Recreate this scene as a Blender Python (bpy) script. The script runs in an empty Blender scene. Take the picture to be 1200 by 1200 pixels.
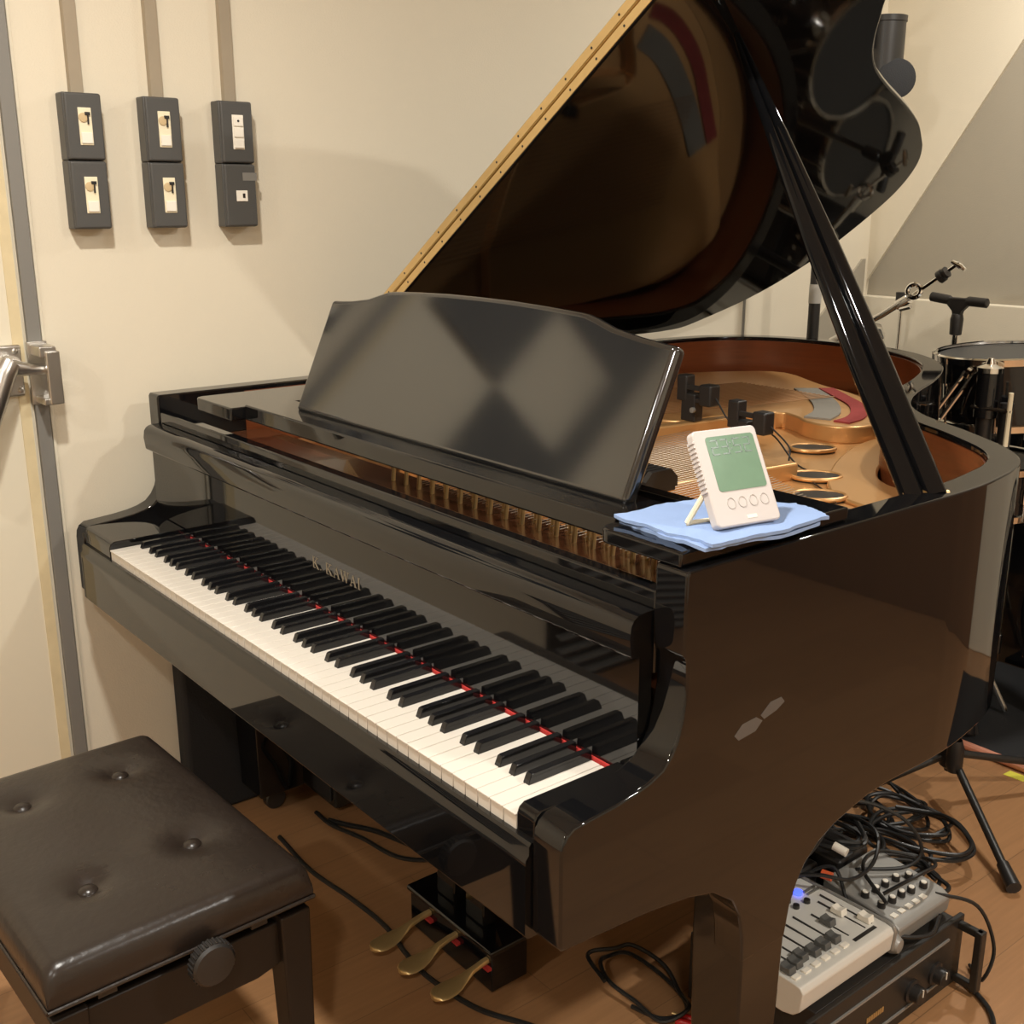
import bpy, bmesh, math, random
from mathutils import Vector, Matrix
R = math.radians
random.seed(7)
scene = bpy.context.scene
COL = scene.collection

# ------------------------------------------------------------------ camera, world, lights, exposure
cam_d = bpy.data.cameras.new('camera'); cam = bpy.data.objects.new('camera', cam_d); COL.objects.link(cam)
yaw, pitch, roll = -0.8943, -0.2699, -0.0006
f_ = Vector((math.sin(yaw)*math.cos(pitch), math.cos(yaw)*math.cos(pitch), math.sin(pitch)))
r_ = Vector((math.cos(yaw), -math.sin(yaw), 0)); u_ = r_.cross(f_)
r2 = math.cos(roll)*r_ + math.sin(roll)*u_; u2 = -math.sin(roll)*r_ + math.cos(roll)*u_
m = Matrix((r2, u2, -f_)).transposed().to_4x4(); m.translation = Vector((2.0656, -0.6822, 1.3732))
cam.matrix_world = m
cam_d.sensor_width = 36; cam_d.sensor_fit = 'HORIZONTAL'; cam_d.lens = 1321.476/1200*36; cam_d.clip_start = 0.02
scene.camera = cam
w = bpy.data.worlds.new('world'); scene.world = w; w.use_nodes = True
w.node_tree.nodes['Background'].inputs[0].default_value = (0.9, 0.8, 0.65, 1)
w.node_tree.nodes['Background'].inputs[1].default_value = 0.0
vs = scene.view_settings
vs.view_transform = 'Standard'; vs.look = 'None'; vs.gamma = 1; vs.use_curve_mapping = False
vs.exposure = 1.02
CEIL = 2.45
LAMPS = [(0.95, -0.35, 17), (2.75, -1.3, 13), (2.75, 1.1, 19), (0.75, 2.2, 10), (1.2, -1.9, 8)]
for i, (lx, ly, pw) in enumerate(LAMPS):
    ld = bpy.data.lights.new('downlight', 'AREA'); ld.shape = 'DISK'; ld.size = 0.11; ld.energy = pw
    ld.color = (1.0, 0.965, 0.89)
    lo = bpy.data.objects.new('downlight', ld); COL.objects.link(lo); lo.location = (lx, ly, CEIL-0.03)

# ------------------------------------------------------------------ materials
def mat(name, col, rough=0.5, metal=0.0, spec=0.5, bump=0.0, bscale=200.0, var=0.0, vscale=8.0, coat=0.0, ior=1.5, detail=3.0, stretch=None, emit=None, rvar=0.0):
    mt = bpy.data.materials.new(name); mt.use_nodes = True
    nt = mt.node_tree; b = nt.nodes['Principled BSDF']
    c = (col[0], col[1], col[2], 1)
    b.inputs['Base Color'].default_value = c; b.inputs['Roughness'].default_value = rough
    b.inputs['Metallic'].default_value = metal; b.inputs['Specular IOR Level'].default_value = spec
    b.inputs['IOR'].default_value = ior; b.inputs['Coat Weight'].default_value = coat
    b.inputs['Coat Roughness'].default_value = 0.03
    if emit: b.inputs['Emission Color'].default_value = (*emit[:3], 1); b.inputs['Emission Strength'].default_value = emit[3]
    tc = nt.nodes.new('ShaderNodeTexCoord'); src = tc.outputs['Object']
    if stretch:
        mp = nt.nodes.new('ShaderNodeMapping'); mp.inputs['Scale'].default_value = stretch
        nt.links.new(src, mp.inputs['Vector']); src = mp.outputs['Vector']
    if var:
        n = nt.nodes.new('ShaderNodeTexNoise'); n.inputs['Scale'].default_value = vscale; n.inputs['Detail'].default_value = 5
        nt.links.new(src, n.inputs['Vector'])
        mx = nt.nodes.new('ShaderNodeMix'); mx.data_type = 'RGBA'
        mx.inputs['A'].default_value = tuple(v*(1-var) for v in col)+(1,); mx.inputs['B'].default_value = tuple(min(1, v*(1+var)) for v in col)+(1,)
        nt.links.new(n.outputs['Fac'], mx.inputs['Factor']); nt.links.new(mx.outputs['Result'], b.inputs['Base Color'])
    if rvar:
        n3 = nt.nodes.new('ShaderNodeTexNoise'); n3.inputs['Scale'].default_value = vscale; n3.inputs['Detail'].default_value = 6
        nt.links.new(src, n3.inputs['Vector'])
        mr = nt.nodes.new('ShaderNodeMapRange'); mr.inputs['From Min'].default_value = 0.35; mr.inputs['From Max'].default_value = 0.7
        mr.inputs['To Min'].default_value = max(0.01, rough-rvar); mr.inputs['To Max'].default_value = rough+rvar
        nt.links.new(n3.outputs['Fac'], mr.inputs['Value']); nt.links.new(mr.outputs['Result'], b.inputs['Roughness'])
    if bump:
        n2 = nt.nodes.new('ShaderNodeTexNoise'); n2.inputs['Scale'].default_value = bscale; n2.inputs['Detail'].default_value = detail
        nt.links.new(src, n2.inputs['Vector'])
        bp = nt.nodes.new('ShaderNodeBump'); bp.inputs['Strength'].default_value = bump; bp.inputs['Distance'].default_value = 0.002
        nt.links.new(n2.outputs['Fac'], bp.inputs['Height']); nt.links.new(bp.outputs['Normal'], b.inputs['Normal'])
    return mt

def wood_floor():
    mt = mat('floor_wood', (0.3, 0.15, 0.06), 0.32); nt = mt.node_tree; b = nt.nodes['Principled BSDF']
    tc = nt.nodes.new('ShaderNodeTexCoord')
    mp = nt.nodes.new('ShaderNodeMapping'); mp.inputs['Rotation'].default_value = (0, 0, R(90))
    nt.links.new(tc.outputs['Object'], mp.inputs['Vector'])
    br = nt.nodes.new('ShaderNodeTexBrick'); br.inputs['Scale'].default_value = 1.0
    br.inputs['Brick Width'].default_value = 0.91; br.inputs['Row Height'].default_value = 0.152
    br.inputs['Mortar Size'].default_value = 0.0012; br.inputs['Mortar Smooth'].default_value = 0.4
    br.inputs['Color1'].default_value = (0.42, 0.22, 0.10, 1); br.inputs['Color2'].default_value = (0.37, 0.19, 0.085, 1)
    br.inputs['Mortar'].default_value = (0.26, 0.14, 0.065, 1)
    nt.links.new(mp.outputs['Vector'], br.inputs['Vector'])
    m2 = nt.nodes.new('ShaderNodeMapping'); m2.inputs['Scale'].default_value = (45, 2.5, 1)
    nt.links.new(tc.outputs['Object'], m2.inputs['Vector'])
    n = nt.nodes.new('ShaderNodeTexNoise'); n.inputs['Scale'].default_value = 2.2; n.inputs['Detail'].default_value = 6
    nt.links.new(m2.outputs['Vector'], n.inputs['Vector'])
    mx = nt.nodes.new('ShaderNodeMix'); mx.data_type = 'RGBA'; mx.blend_type = 'MULTIPLY'; mx.inputs['Factor'].default_value = 0.45
    rp = nt.nodes.new('ShaderNodeMapRange'); rp.inputs['To Min'].default_value = 0.45; rp.inputs['To Max'].default_value = 1.3
    nt.links.new(n.outputs['Fac'], rp.inputs['Value'])
    nt.links.new(br.outputs['Color'], mx.inputs['A']); nt.links.new(rp.outputs['Result'], mx.inputs['B'])
    nt.links.new(mx.outputs['Result'], b.inputs['Base Color'])
    return mt

M = {
 'wall': mat('wall_paint', (0.72, 0.65, 0.515), 0.75, bump=0.25, bscale=260, var=0.025, vscale=3),
 'wall_grey': mat('wall_grey_tone', (0.36, 0.32, 0.25), 0.8, bump=0.2, bscale=200, var=0.03, vscale=3),
 'ceil': mat('ceiling_board', (0.78, 0.73, 0.62), 0.9, bump=0.2, bscale=120),
 'floor': wood_floor(),
 'door': mat('door_paint', (0.72, 0.66, 0.52), 0.6, var=0.02, vscale=4),
 'edge': mat('door_edge_wood', (0.66, 0.55, 0.34), 0.6, var=0.12, vscale=30),
 'steel': mat('grey_steel', (0.22, 0.21, 0.19), 0.5, metal=0.2),
 'alu': mat('brushed_metal', (0.62, 0.6, 0.57), 0.28, metal=1.0, bump=0.05, bscale=400),
 'chrome': mat('chrome', (0.85, 0.84, 0.82), 0.08, metal=1.0),
 'duct': mat('beige_duct', (0.34, 0.28, 0.2), 0.6, var=0.05, vscale=20),
 'box': mat('charcoal_box', (0.07, 0.068, 0.064), 0.45, bump=0.08, bscale=500),
 'ivory': mat('ivory_plastic', (0.85, 0.76, 0.55), 0.4),
 'white': mat('white_plastic', (0.85, 0.8, 0.7), 0.4),
 'tan': mat('tan_plastic', (0.6, 0.45, 0.25), 0.45),
 'dark': mat('dark_plastic', (0.018, 0.016, 0.015), 0.4),
 'piano': mat('black_polyester', (0.0045, 0.0045, 0.005), 0.035, spec=0.6, ior=1.5),
 'lidblack': mat('black_lid_finish', (0.004, 0.004, 0.0045), 0.05, spec=0.28, ior=1.5),
 'satin': mat('black_satin', (0.012, 0.012, 0.012), 0.1, spec=0.75, ior=1.7, rvar=0.02, vscale=5),
 'lining': mat('mahogany_lining', (0.165, 0.043, 0.013), 0.3, coat=0.2, var=0.25, vscale=6, stretch=(2, 2, 30)),
 'gold': mat('bronze_iron_frame', (0.62, 0.34, 0.13), 0.36, metal=0.55, coat=0.15, bump=0.05, bscale=90),
 'brass': mat('brass', (0.72, 0.5, 0.22), 0.36, metal=0.7, var=0.1, vscale=25),
 'brass_dull': mat('worn_brass', (0.6, 0.4, 0.15), 0.35, metal=1.0, var=0.15, vscale=40),
 'soundwood': mat('soundboard_wood', (0.3, 0.16, 0.065), 0.35, coat=0.2, var=0.15, vscale=8, stretch=(30, 2, 2)),
 'pinwood': mat('pin_block_wood', (0.10, 0.034, 0.014), 0.22, coat=0.3, var=0.2, vscale=8, stretch=(2, 20, 2)),
 'string': mat('steel_string', (0.32, 0.28, 0.22), 0.4, metal=0.6),
 'copper': mat('copper_string', (0.34, 0.19, 0.09), 0.45, metal=0.6),
 'keyw': mat('white_key', (0.66, 0.61, 0.54), 0.3),
 'keyb': mat('black_key', (0.008, 0.008, 0.009), 0.12),
 'redfelt': mat('red_felt', (0.42, 0.025, 0.02), 0.95, bump=0.3, bscale=600),
 'reddusty': mat('dusty_red_felt', (0.27, 0.035, 0.03), 0.95, bump=0.3, bscale=600, var=0.2, vscale=60),
 'greyfelt': mat('grey_felt', (0.22, 0.2, 0.165), 0.95, bump=0.4, bscale=700),
 'leather': mat('brown_leather', (0.022, 0.0155, 0.012), 0.32, spec=0.4, bump=0.35, bscale=70, rvar=0.06, vscale=9, detail=8),
 'benchwood': mat('dark_bench_wood', (0.016, 0.011, 0.008), 0.4, spec=0.3),
 'cloth': mat('blue_cloth', (0.26, 0.37, 0.62), 0.95, bump=0.5, bscale=900, var=0.08, vscale=30),
 'clock': mat('white_clock_plastic', (0.57, 0.525, 0.505), 0.45),
 'lcd': mat('lcd_green', (0.17, 0.29, 0.2), 0.12, coat=0.4, var=0.12, vscale=40),
 'lcdink': mat('lcd_ink', (0.09, 0.15, 0.11), 0.3),
 'grey': mat('grey_print', (0.5, 0.46, 0.43), 0.5),
 'cable': mat('black_cable', (0.012, 0.012, 0.012), 0.42),
 'fadercap': mat('fader_cap_grey', (0.10, 0.10, 0.095), 0.4),
 'amp': mat('amp_black', (0.02, 0.018, 0.016), 0.4, bump=0.06, bscale=300),
 'silver': mat('mixer_silver', (0.74, 0.72, 0.66), 0.4, metal=0.15),
 'silver2': mat('mixer_grey', (0.3, 0.29, 0.27), 0.4, metal=0.3),
 'red': mat('red_plastic', (0.6, 0.02, 0.02), 0.35),
 'orange': mat('orange_plastic', (0.7, 0.12, 0.04), 0.4),
 'blue': mat('blue_led', (0.02, 0.03, 0.5), 0.3, emit=(0.05, 0.08, 1.0, 1.5)),
 'yellow': mat('yellow_tape', (0.75, 0.7, 0.08), 0.5),
 'salmon': mat('salmon_edging', (0.6, 0.25, 0.16), 0.6),
 'mat_black': mat('black_mat', (0.012, 0.012, 0.013), 0.8, bump=0.5, bscale=300),
 'drum': mat('black_drum_wrap', (0.008, 0.008, 0.009), 0.08, coat=0.3),
 'head': mat('dark_drumhead', (0.05, 0.05, 0.048), 0.4),
 'panel': mat('brown_panelling', (0.2, 0.105, 0.05), 0.5, var=0.15, vscale=3, stretch=(8, 8, 1)),
 'tape': mat('grey_tape', (0.4, 0.38, 0.34), 0.35),
 'smudge': mat('tape_residue', (0.10, 0.095, 0.09), 0.35),
 'letter': mat('pale_gold_lettering', (0.24, 0.2, 0.145), 0.4, metal=0.3),
 'foam': mat('charcoal_acoustic_tile', (0.05, 0.05, 0.05), 0.95, bump=0.5, bscale=150),
 'lampface': mat('lamp_face', (0.9, 0.85, 0.7), 0.4, emit=(1.0, 0.95, 0.86, 3.0)),
}

# ------------------------------------------------------------------ mesh helpers
class B:
    def __init__(s): s.bm = bmesh.new()
    def face(s, vs, mi=0):
        try: return s.bm.faces.new(vs)
        except ValueError: return None
    def box(s, x0, x1, y0, y1, z0, z1):
        v = [s.bm.verts.new((x, y, z)) for x in (x0, x1) for y in (y0, y1) for z in (z0, z1)]
        for q in ((0,1,3,2),(4,6,7,5),(0,4,5,1),(2,3,7,6),(0,2,6,4),(1,5,7,3)): s.face([v[i] for i in q])
        return s
    def prism(s, pts, axis, a, b, skip=(), caps=True):
        def mk(p, t): return (t, p[0], p[1]) if axis == 'x' else (p[0], t, p[1]) if axis == 'y' else (p[0], p[1], t)
        A = [s.bm.verts.new(mk(p, a)) for p in pts]; C = [s.bm.verts.new(mk(p, b)) for p in pts]; n = len(pts)
        for i in range(n):
            if i in skip: continue
            s.face([A[i], A[(i+1) % n], C[(i+1) % n], C[i]])
        if caps: s.face(A); s.face(C[::-1])
        return s
    def frame_prism(s, pts, O, U, V, N, a, b):
        O, U, V, N = map(Vector, (O, U, V, N))
        A = [s.bm.verts.new(O+U*p[0]+V*p[1]+N*a) for p in pts]; C = [s.bm.verts.new(O+U*p[0]+V*p[1]+N*b) for p in pts]; n = len(pts)
        for i in range(n): s.face([A[i], A[(i+1) % n], C[(i+1) % n], C[i]])
        s.face(A); s.face(C[::-1]); return s
    def tube(s, path, r, n=8, caps=True, closed=False):
        P = [Vector(p) for p in path]; rs = r if isinstance(r, (list, tuple)) else [r]*len(P)
        rings = []; T0 = (P[1]-P[0]).normalized()
        a = Vector((0, 0, 1)) if abs(T0.z) < 0.9 else Vector((1, 0, 0))
        Nn = (a - T0*a.dot(T0)).normalized()
        for i, p in enumerate(P):
            if i == 0: T = P[1]-P[0]
            elif i == len(P)-1: T = P[-1]-P[-2]
            else: T = P[i+1]-P[i-1]
            T.normalize(); Nn = (Nn - T*Nn.dot(T))
            if Nn.length < 1e-6: Nn = T.orthogonal()
            Nn.normalize(); Bn = T.cross(Nn)
            rings.append([s.bm.verts.new(p + rs[i]*(math.cos(2*math.pi*k/n)*Nn + math.sin(2*math.pi*k/n)*Bn)) for k in range(n)])
        for i in range(len(rings)-1):
            for k in range(n): s.face([rings[i][k], rings[i][(k+1) % n], rings[i+1][(k+1) % n], rings[i+1][k]])
        if closed:
            for k in range(n): s.face([rings[-1][k], rings[-1][(k+1) % n], rings[0][(k+1) % n], rings[0][k]])
        elif caps: s.face(rings[0][::-1]); s.face(rings[-1])
        return s
    def cyl(s, p0, p1, r0, r1=None, n=20): return s.tube([p0, p1], [r0, r0 if r1 is None else r1], n)
    def lathe(s, prof, O=(0,0,0), axis=(0,0,1), n=28):
        O = Vector(O); T = Vector(axis).normalized(); U = T.orthogonal().normalized(); V = T.cross(U)
        rings = []
        for r, z in prof:
            if r < 1e-6: rings.append([s.bm.verts.new(O+T*z)])
            else: rings.append([s.bm.verts.new(O+T*z+r*(math.cos(2*math.pi*k/n)*U+math.sin(2*math.pi*k/n)*V)) for k in range(n)])
        for a, b in zip(rings, rings[1:]):
            for k in range(n):
                k2 = (k+1) % n
                if len(a) == 1 and len(b) == 1: continue
                if len(a) == 1: s.face([a[0], b[k2], b[k]])
                elif len(b) == 1: s.face([a[k], a[k2], b[0]])
                else: s.face([a[k], a[k2], b[k2], b[k]])
        return s
    def torus(s, O, axis, R_, r, n=32, m=8):
        O = Vector(O); T = Vector(axis).normalized(); U = T.orthogonal().normalized(); V = T.cross(U)
        return s.tube([O+R_*(math.cos(2*math.pi*k/n)*U+math.sin(2*math.pi*k/n)*V) for k in range(n)], r, m, False, True)

def wloc(o):
    v = Vector((0, 0, 0))
    while o: v += o.location; o = o.parent
    return v
def obj(name, b, m_, parent=None, bevel=0, seg=2, local=False, sharp=35, at=None, wn=True):
    bm = b.bm if isinstance(b, B) else b
    bmesh.ops.recalc_face_normals(bm, faces=bm.faces)
    if parent is not None and not local: bmesh.ops.translate(bm, verts=bm.verts, vec=-wloc(parent))
    if at is not None: bmesh.ops.translate(bm, verts=bm.verts, vec=-Vector(at))
    me = bpy.data.meshes.new(name); bm.to_mesh(me); bm.free()
    me.polygons.foreach_set('use_smooth', [True]*len(me.polygons))
    me.set_sharp_from_angle(angle=R(sharp))
    me.materials.append(m_)
    o = bpy.data.objects.new(name, me); COL.objects.link(o)
    if at is not None: o.location = at
    if parent is not None: o.parent = parent
    if bevel:
        md = o.modifiers.new('bevel', 'BEVEL'); md.width = bevel; md.segments = seg; md.limit_method = 'ANGLE'; md.angle_limit = R(38)
    if wn:
        wm = o.modifiers.new('weighted', 'WEIGHTED_NORMAL'); wm.keep_sharp = True; wm.weight = 90
    return o
def thing(name, label, cat, loc, rz=0, group=None):
    o = bpy.data.objects.new(name, None); COL.objects.link(o); o.empty_display_size = 0.05
    o.location = loc; o.rotation_euler = (0, 0, rz); o['label'] = label; o['category'] = cat
    if group: o['group'] = group
    return o
def tag(o, label, cat, group=None):
    o['label'] = label; o['category'] = cat
    if group: o['group'] = group
    return o
def struct(o): o['kind'] = 'structure'; return o
def catmull(P, per=8, closed=False):
    P = [Vector(p) for p in P]; out = []; n = len(P)
    rng = range(n) if closed else range(n-1)
    for i in rng:
        p0 = P[(i-1) % n] if (closed or i > 0) else 2*P[0]-P[1]
        p1 = P[i]; p2 = P[(i+1) % n]
        p3 = P[(i+2) % n] if (closed or i < n-2) else 2*P[-1]-P[-2]
        for k in range(per):
            t = k/per
            out.append(0.5*((2*p1)+(p2-p0)*t+(2*p0-5*p1+4*p2-p3)*t*t+(3*p1-p0-3*p2+p3)*t**3))
    if not closed: out.append(P[-1])
    return out
def smooth2(P, per=6, closed=False): return [(p.x, p.y) for p in catmull([(a, b, 0) for a, b in P], per, closed)]
def offset2(P, d):
    out = []
    for i, p in enumerate(P):
        a = P[max(0, i-1)]; b = P[min(len(P)-1, i+1)]
        tx, ty = b[0]-a[0], b[1]-a[1]; l = math.hypot(tx, ty)
        out.append((p[0]+ty/l*d, p[1]-tx/l*d))
    return out

# ------------------------------------------------------------------ room
XL, XR, YF, YB = -0.25, 4.0, -2.6, 2.75
struct(obj('floor', B().box(XL, XR, YF, YB, -0.05, 0), M['floor']))
struct(obj('ceiling', B().box(XL, XR, YF, YB, CEIL, CEIL+0.05), M['ceil']))
struct(obj('wall_left', B().box(XL-0.1, XL, YF, YB, 0, CEIL), M['wall']))
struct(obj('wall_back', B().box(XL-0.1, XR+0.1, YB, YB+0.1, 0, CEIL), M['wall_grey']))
struct(obj('wall_right', B().box(XR, XR+0.1, YF, YB, 0, CEIL), M['wall']))
struct(obj('wall_front', B().box(XL-0.1, XR+0.1, YF-0.1, YF, 0, CEIL), M['wall']))
# ledge on the lower back wall, thin cream slab with a slanting edge above it, panel seam on the left wall
struct(obj('trim_1', B().box(XL, XR, YB-0.035, YB, 0, 1.058), M['wall'], bevel=0.004))
struct(obj('trim_2', B().prism([(XL, 1.06), (-0.247, 1.11), (0.62, 2.45), (XL, 2.45)], 'y', YB-0.012, YB), M['wall']))  # cream over grey, split along a slant
struct(obj('trim_3', B().box(XL, XL+0.004, 2.097, 2.105, 0, 1.14), M['steel']))
struct(obj('trim_4', B().prism([(2.46, 0.0), (2.46, 0.98), (2.70, 1.18), (2.715, 1.18), (2.715, 0.0)], 'x', XL, XL+0.008), M['wall_grey']))  # greyer wedge with a slanting top on the left wall
struct(obj('trim_7', B().box(1.75, XR, YB-0.05, YB-0.036, 0, 2.0), M['panel'], bevel=0.003))
# steel door jamb strip
struct(obj('trim_5', B().box(XL, XL+0.012, -0.038, -0.012, 0, 2.2), M['steel'], bevel=0.001))
struct(obj('trim_6', B().box(XL, XL+0.006, -0.009, -0.003, 0, 2.2), M['wall'], bevel=0.001))
# door with its lever
door = struct(obj('door_1', B().box(XL, XL+0.006, -0.98, -0.043, 0.0, 2.15), M['door'], bevel=0.001))
obj('edge_strip', B().box(XL+0.004, XL+0.008, -0.066, -0.046, 0.0, 2.15), M['edge'], door)
hd = obj('handle', B().box(XL+0.006, XL+0.02, -0.16, -0.055, 1.005, 1.105), M['alu'], door, bevel=0.004)
b = B(); b.tube([(-0.235, -0.085, 1.065), (-0.195, -0.085, 1.07)], 0.02, 20)
b.tube([(-0.195, -0.09, 1.075), (-0.186, -0.105, 1.055), (-0.172, -0.15, 0.955), (-0.17, -0.20, 0.85)], [0.022, 0.023, 0.021, 0.018], 14)
obj('lever', b, M['alu'], hd)
obj('latch_nose', B().tube([(-0.197, -0.085, 1.066), (-0.197, -0.05, 1.06), (-0.197, -0.024, 1.058)], [0.018, 0.011, 0.01], 16), M['alu'], hd)
b = B()
for yy, zz in ((-0.067, 1.093), (-0.064, 1.018)): b.lathe([(0.0055, 0), (0.0055, 0.003), (0.003, 0.005), (0, 0.005)], (XL+0.019, yy, zz), (1, 0, 0), 14)
obj('screw', b, M['alu'], hd)
c = thing('door_catch', 'grey metal door catch bracket screwed to the steel jamb strip', 'door catch', (-0.235, -0.02, 1.04))
obj('catch_plate', B().box(-0.243, -0.236, -0.042, -0.004, 0.985, 1.108), M['alu'], c, bevel=0.001)
b = B(); b.box(-0.237, -0.18, -0.036, -0.004, 1.083, 1.103); obj('bracket_arm', b, M['alu'], c, bevel=0.002)
b = B(); b.box(-0.237, -0.18, -0.036, -0.004, 0.99, 1.003); obj('bracket_arm', b, M['alu'], c, bevel=0.002)
obj('strike_bar', B().box(-0.186, -0.174, -0.026, 0.0, 0.992, 1.094), M['alu'], c, bevel=0.002)
# acoustic tiles on the door (seen mirrored in the music desk)
tiles = [(-0.405, -0.10, 1.585, 1.90, 'charcoal acoustic tile on the door, the one nearest the jamb strip'),
         (-0.69, -0.405, 1.265, 1.58, 'charcoal acoustic tile on the door, lowest of the group'),
         (-0.69, -0.405, 1.875, 2.14, 'charcoal acoustic tile on the door, top of the group'),
         (-0.79, -0.695, 1.50, 2.14, 'tall narrow charcoal acoustic tile on the door, farthest from the jamb strip')]
for y0, y1, z0, z1, lb in tiles:
    tag(obj('acoustic_tile', B().box(XL+0.006, XL+0.03, y0, y1, z0, z1), M['foam'], bevel=0.004), lb, 'acoustic tile', 'acoustic tiles on the door')
# louvred vent low on the left wall
v = thing('wall_vent', 'black louvred vent low on the wall past the door', 'vent', (XL, -1.3, 0))
obj('vent_frame', B().box(XL, XL+0.02, -1.62, -1.0, 0.0, 0.42), M['dark'], v, bevel=0.002)
for k in range(9): obj('slat', B().prism([(XL+0.02, 0.03+k*0.042), (XL+0.045, 0.022+k*0.042), (XL+0.045, 0.027+k*0.042), (XL+0.02, 0.036+k*0.042)], 'y', -1.6, -1.02), M['silver2'], v)
# ceiling lamps
where = ['above the piano keyboard', 'behind the camera over the open floor', 'over the bare floor right of the piano', 'above the tail of the piano', 'near the front wall']
for (lx, ly, pw), wh in zip(LAMPS, where):
    t = thing('ceiling_lamp', 'round white ceiling downlight '+wh, 'ceiling lamp', (lx, ly, CEIL), group='ceiling downlights')
    obj('trim_ring', B().torus((lx, ly, CEIL-0.006), (0, 0, 1), 0.075, 0.008), M['white'], t)
    obj('lamp_face', B().lathe([(0, 0), (0.07, 0), (0.07, 0.012), (0, 0.012)], (lx, ly, CEIL-0.014)), M['lampface'], t)

# ------------------------------------------------------------------ switch boxes and ducts
def raceway(y, zb, lb):
    tag(obj('cable_raceway', B().prism([(XL, y-0.014), (XL+0.011, y-0.012), (XL+0.011, y+0.012), (XL, y+0.014)], 'z', zb, CEIL), M['duct']), lb, 'cable duct', 'cable ducts above the wall boxes')
raceway(0.104, 1.57, 'beige vertical cable duct above the leftmost column of switch boxes')
raceway(0.262, 1.57, 'beige vertical cable duct above the middle column of switch boxes')
raceway(0.418, 1.57, 'beige vertical cable duct above the rightmost column of switch boxes')
def swbox(y0, z0, z1, kind, lb):
    t = thing('switch_box', lb, 'switch box', (XL, y0+0.036, z0), group='dark wall switch boxes')
    obj('back_box', B().box(XL, XL+0.036, y0, y0+0.072, z0, z1), M['box'], t, bevel=0.003)
    obj('cover', B().box(XL+0.037, XL+0.045, y0+0.001, y0+0.071, z0+0.001, z1-0.001), M['box'], t, bevel=0.004, seg=3)
    yc = y0+0.037; zc = (z0+z1)/2; xf = XL+0.045
    if kind == 'key':
        p = obj('switch_plate', B().box(xf-0.001, xf+0.002, yc-0.0125, yc+0.0125, zc-0.034, zc+0.034), M['ivory'], t, bevel=0.001)
        b = B(); b.lathe([(0.0085, 0), (0.0085, 0.002), (0, 0.003)], (xf+0.002, yc-0.004, zc+0.016), (1, 0, 0), 18); obj('dial', b, M['tan'], p)
        b = B(); b.box(xf+0.002, xf+0.006, yc-0.001, yc+0.009, zc+0.02, zc+0.026); b.box(xf+0.002, xf+0.006, yc+0.003, yc+0.006, zc+0.004, zc+0.022); obj('toggle', b, M['dark'], p, bevel=0.0008)
        obj('rocker', B().box(xf+0.002, xf+0.0045, yc-0.0105, yc+0.0105, zc-0.031, zc-0.011), M['white'], p, bevel=0.001)
    elif kind == 'rocker3':
        p = obj('switch_plate', B().box(xf-0.001, xf+0.002, yc-0.0125, yc+0.0125, zc-0.034, zc+0.034), M['white'], t, bevel=0.001)
        for k in range(3): obj('rocker', B().box(xf+0.002, xf+0.005, yc-0.0105, yc+0.0105, zc-0.0315+k*0.0215, zc-0.0125+k*0.0215), M['white'], p, bevel=0.0012)
        obj('indicator', B().lathe([(0.0022, 0), (0.0022, 0.001), (0, 0.001)], (xf+0.005, yc-0.001, zc+0.022), (1, 0, 0), 12), M['dark'], p)
    else:
        p = obj('switch_plate', B().box(xf-0.001, xf+0.002, yc-0.0125, yc+0.0125, zc-0.012, zc+0.010), M['white'], t, bevel=0.001)
        obj('jack', B().box(xf+0.002, xf+0.0026, yc+0.001, yc+0.0065, zc-0.005, zc+0.004), M['dark'], p)
        obj('tape_patch', B().box(xf, xf+0.0006, yc+0.004, yc+0.036, zc+0.030, zc+0.046), M['steel'], t)
for y0, col in ((0.065, 'left'), (0.221, 'middle')):
    swbox(y0, 1.447, 1.57, 'key', 'charcoal switch box with ivory dial plate, upper one of the %s column' % col)
    swbox(y0, 1.319, 1.4465, 'key', 'charcoal switch box with ivory dial plate, lower one of the %s column' % col)
swbox(0.378, 1.447, 1.57, 'rocker3', 'charcoal switch box with three stacked white rocker switches')
swbox(0.378, 1.319, 1.4465, 'jack', 'charcoal wall box with one small white jack plate and grey tape')

# ------------------------------------------------------------------ grand piano
pn = thing('grand_piano', 'black polished grand piano with raised lid standing beside the cream wall', 'piano', (0.55, 1.0, 0))
P = 0.0235; KZ = 0.735; ZT = 0.994; XA, XB = -0.187, 1.30; TH = 0.047
prof = [(.70,.60),(.60,.60),(.55,.597),(.518,.590),(.478,.58),(.446,.566),(.42,.545),(.406,.524),(.394,.495),(.386,.45),(.302,.45),(.299,.488),(.292,.52),(.275,.55),(.239,.576),(.194,.588),(.13,.597),(.06,.602),(.0,.606),(-.003,.612),(-.003,.72),(-.001,.733),(.004,.742),(.014,.749),(.032,.7505),(.075,.754),(.104,.758),(.125,.763),(.144,.771),(.157,.784),(.166,.80),(.173,.825),(.177,.85),(.178,.867),(.177,.885),(.174,.893),(.1705,.90),(.1705,.988),(.1735,.994),(.70,.994)]
rim = [(XA,.70),(XA,1.0),(XA,1.3),(XA,1.58),(-.18,1.71),(-.155,1.82),(-.10,1.905),(-.03,1.963),(.06,2.0),(.16,2.015),(.26,2.01),(.36,1.985),(.46,1.94),(.55,1.872),(.625,1.785),(.675,1.70),(.713,1.62),(.75,1.53),(.79,1.42),(.832,1.33),(.882,1.25),(.943,1.19),(1.014,1.143),(1.069,1.113),(1.141,1.066),(1.19,1.03),(1.225,.995),(1.255,.95),(1.276,.89),(1.289,.82),(1.297,.76),(XB,.70)]
rimS = smooth2(rim, 4)
rimS[0] = (XA, .70); rimS[-1] = (XB, .70)
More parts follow.
